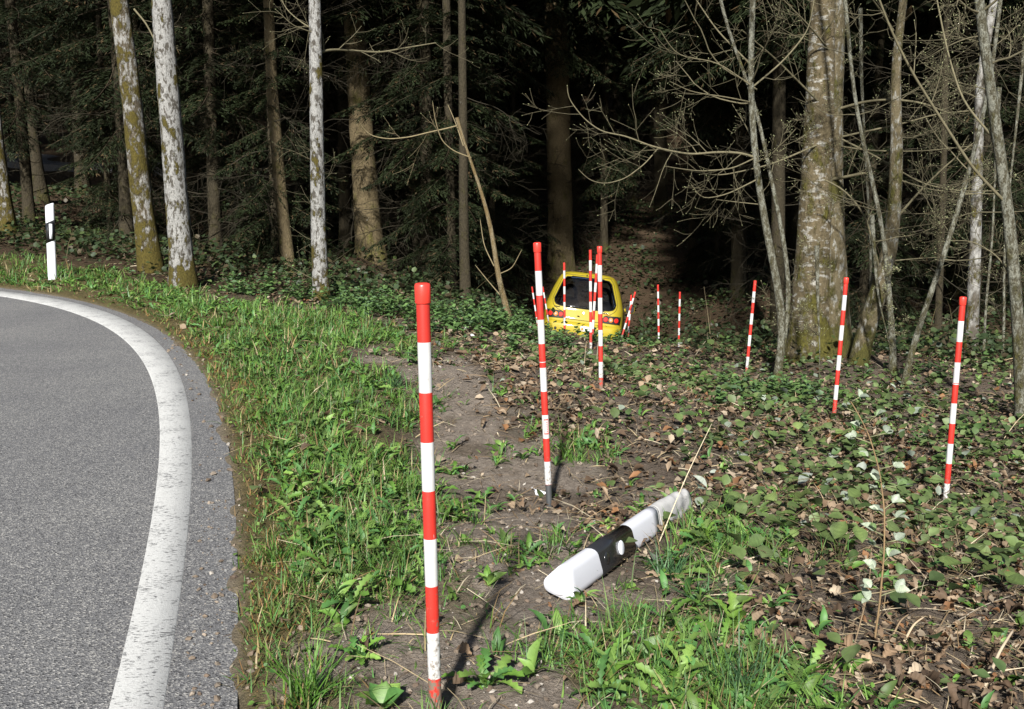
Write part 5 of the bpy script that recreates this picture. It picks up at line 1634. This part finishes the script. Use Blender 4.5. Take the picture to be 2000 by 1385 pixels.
def rosette_plant(u, v, tpl, n, L, pit, label, sd, cols=GREENS, cat='plant', name='dandelion_plant'):
    rng = np.random.default_rng(sd + 70)
    p = gpix(u, v); o = empty(name, p, label, cat)
    ms = []
    for c in cols[:3]:
        t = Buf(); t.add(*tpl, col=veined(tpl, c)); ms.append(t.mesh('leaf', 'foliage_piece'))
    for q in range(n):
        l = link('leaf', ms[q % 3], o, (rng.normal(0, .006), rng.normal(0, .006), 0))
        s = rng.uniform(.65, 1.1) * L
        l.scale = (s * 1.15, s, s); l.rotation_euler = (rng.uniform(*pit), rng.normal(0, .25), 6.28 * q / n + rng.normal(0, .25))
    return o


YG = [(.10, .17, .03), (.075, .14, .022), (.12, .18, .05)]
rosette_plant(1425, 1245, JAG, 8, 0.118, (.9, 1.35), 'upright pale green dandelion leaves among the brown leaves', 1, YG)
rosette_plant(1380, 1065, JAG, 12, 0.094, (.3, 1.1), 'bright yellow-green leafy plant past the fallen post foot', 2, YG)
rosette_plant(950, 1345, JAG, 12, 0.100, (.1, .7), 'spreading dandelion rosette beside the foot of the first pole', 3)
rosette_plant(955, 1145, LANCE, 9, 0.071, (.4, 1.0), 'single lance-leaved rosette on bare soil left by fallen post head', 4, name='plantain_plant')
rosette_plant(1190, 1345, LANCE, 12, 0.094, (.4, 1.2), 'lush lance-leaved plant in the green patch below fallen post', 5, name='plantain_plant')
rosette_plant(1270, 1300, OVALF, 12, 0.077, (.3, 1.1), 'broad-leaved dock plant in the green patch below fallen post', 6, name='dock_plant')
rosette_plant(1330, 1350, JAG, 12, 0.100, (.3, 1.0), 'jagged dandelion rosette in the green patch by the sedge', 7)
rosette_plant(745, 1385, OVALF, 9, 0.065, (.2, .9), 'small broad-leaved dock at the foot of the verge', 8, name='dock_plant')
rosette_plant(590, 940, JAG, 11, 0.083, (.2, .8), 'dandelion rosette in the verge near the widest line part', 9)
rosette_plant(730, 900, JAG, 12, 0.094, (.2, .9), 'large dandelion rosette beside the first pole mid height', 10)
rosette_plant(880, 930, JAG, 12, 0.083, (.2, .9), 'dandelion rosette at the track edge between two capped poles', 11)
rosette_plant(700, 1290, JAG, 12, 0.077, (.2, .8), 'flat dandelion rosette in the mown verge turf', 12)
rosette_plant(1030, 1110, JAG, 12, 0.071, (.2, .8), 'dandelion rosette on soil just before the fallen post head', 13)
rosette_plant(1185, 1035, LANCE, 10, 0.053, (.4, 1.1), 'small leafy sprout tucked behind the fallen post black band', 14, YG, name='plantain_plant')

# --- sticks and stalks that can be picked out
def stick(b0, t0, label, w0=.003, w1=.0015, col=(.26, .21, .14), lift=.02, Dtip=None, bend=.02):
    p = gpix(*b0); p[2] += lift * .4
    if Dtip is None:
        q = gpix(*t0); q[2] += lift
    else:
        q = at(*t0, p[1] + Dtip)
    t = Buf(); m = (p + q) / 2 + np.array([0, 0, bend])
    c = smooth_poly([p, p * .6 + m * .4, m, m * .5 + q * .5, q], 12)
    tube(t, c - p, np.linspace(w0, w1, 12), 6, col)
    return tag(t.obj('dry_stick', 'dry', None, p), label, 'stick')


stick((1288, 1062), (1390, 828), 'long straw stalk rising slanted past the fallen post foot', .0024, .0012, (.36, .31, .22), Dtip=.25)
stick((1398, 1120), (1560, 1078), 'pale bent stick lying between fallen post and raspberry cane', .003, .002, (.36, .30, .22), bend=.01)
stick((1925, 982), (2010, 1040), 'pale stick beside the capped pole among bramble leaves', .0045, .003, (.34, .27, .16))
stick((1922, 1350), (1978, 1232), 'thick broken dry stick on the litter, tilted up', .005, .003, (.27, .22, .16), Dtip=.12)
stick((1762, 1265), (1805, 1205), 'short pale split twig near the raspberry cane foot', .004, .002, (.28, .22, .15), Dtip=.05)
stick((1740, 1255), (1775, 1200), 'short brownish twig crossing the pale split twig', .003, .002, (.18, .13, .08), Dtip=.05)
stick((1835, 1240), (1990, 1170), 'long thin grey twig lying over shaded litter', .0022, .0012, (.22, .19, .15))
stick((1700, 1190), (1860, 1180), 'thin brown twig lying level past the raspberry cane', .0022, .0012, (.16, .10, .05))
stick((1200, 800), (1320, 790), 'straw stem lying across the leaf bank behind sticker pole', .003, .002, (.24, .19, .12))
stick((1890, 830), (1990, 830), 'yellow straw stem lying behind the capped bramble pole', .004, .002, (.22, .16, .08))
stick((1960, 860), (2010, 800), 'straw stalk leaning on the smooth sapling foot', .003, .002, (.28, .23, .15), Dtip=.1)
stick((620, 735), (660, 722), 'bent pale straw lying in the verge grass', .003, .002, (.3, .25, .17))
stick((1140, 735), (1145, 668), 'thin upright dry stalk beside the poles before the car', .003, .0015, (.18, .15, .10), Dtip=.1)
stick((1165, 720), (1168, 668), 'thin pale stalk behind the wide-capped pole', .003, .0015, (.2, .17, .12), Dtip=.1)
stick((1355, 700), (1395, 648), 'pale forked stalk on the slope past the upright poles', .004, .002, (.16, .14, .10), Dtip=.2)
stick((1392, 695), (1375, 560), 'tall thin weed stalk on the slope past the upright poles', .0035, .0015, (.11, .09, .055), Dtip=.2)
stick((1245, 690), (1300, 655), 'mossy fallen branch on the slope beside the car', .035, .02, (.055, .05, .018), lift=.06)
stick((985, 640), (930, 585), 'dry cane leaning over the herbs near the car', .003, .0015, (.13, .11, .07), Dtip=.1)

# --- scraps of paper by the metal-tipped pole
def scrap(u, v, s, label, rz):
    p = gpix(u, v); t = Buf(); rng = np.random.default_rng(int(u))
    n = 6; g = np.linspace(-.5, .5, n); X, Y = np.meshgrid(g, g)
    Z = .12 * np.sin(X * 5 + u) * np.cos(Y * 4) + .06 * rng.random((n, n))
    X = X + .1 * rng.normal(0, .4, (n, n)) * (np.abs(X) > .4); i = np.arange(n - 1)[:, None] * n; j = np.arange(n - 1)[None]
    t.add(np.stack([X * s, Y * s * .7, Z * s + .012], -1).reshape(-1, 3), np.stack([i + j, i + j + 1, i + n + j + 1, i + n + j], -1).reshape(-1, 4))
    o = t.obj('paper_scrap', 'paper', None, p); o.rotation_euler = (.5, .2, rz)
    return tag(o, label, 'litter')


scrap(1056, 968, .055, 'crumpled white paper scrap at the metal tip of a pole', .4)
scrap(1040, 960, .035, 'small white paper shred next to the crumpled scrap', 1.3)
scrap(925, 632, .07, 'white plastic shard among the brow herbs behind the first pole', .2)
scrap(940, 642, .05, 'white curled shard beside another shard in the brow herbs', 1.0)
scrap(968, 643, .045, 'small white shard near the broken sapling foot', 2.0)
scrap(921, 657, .045, 'white shard lying lowest among the brow herbs', .7)
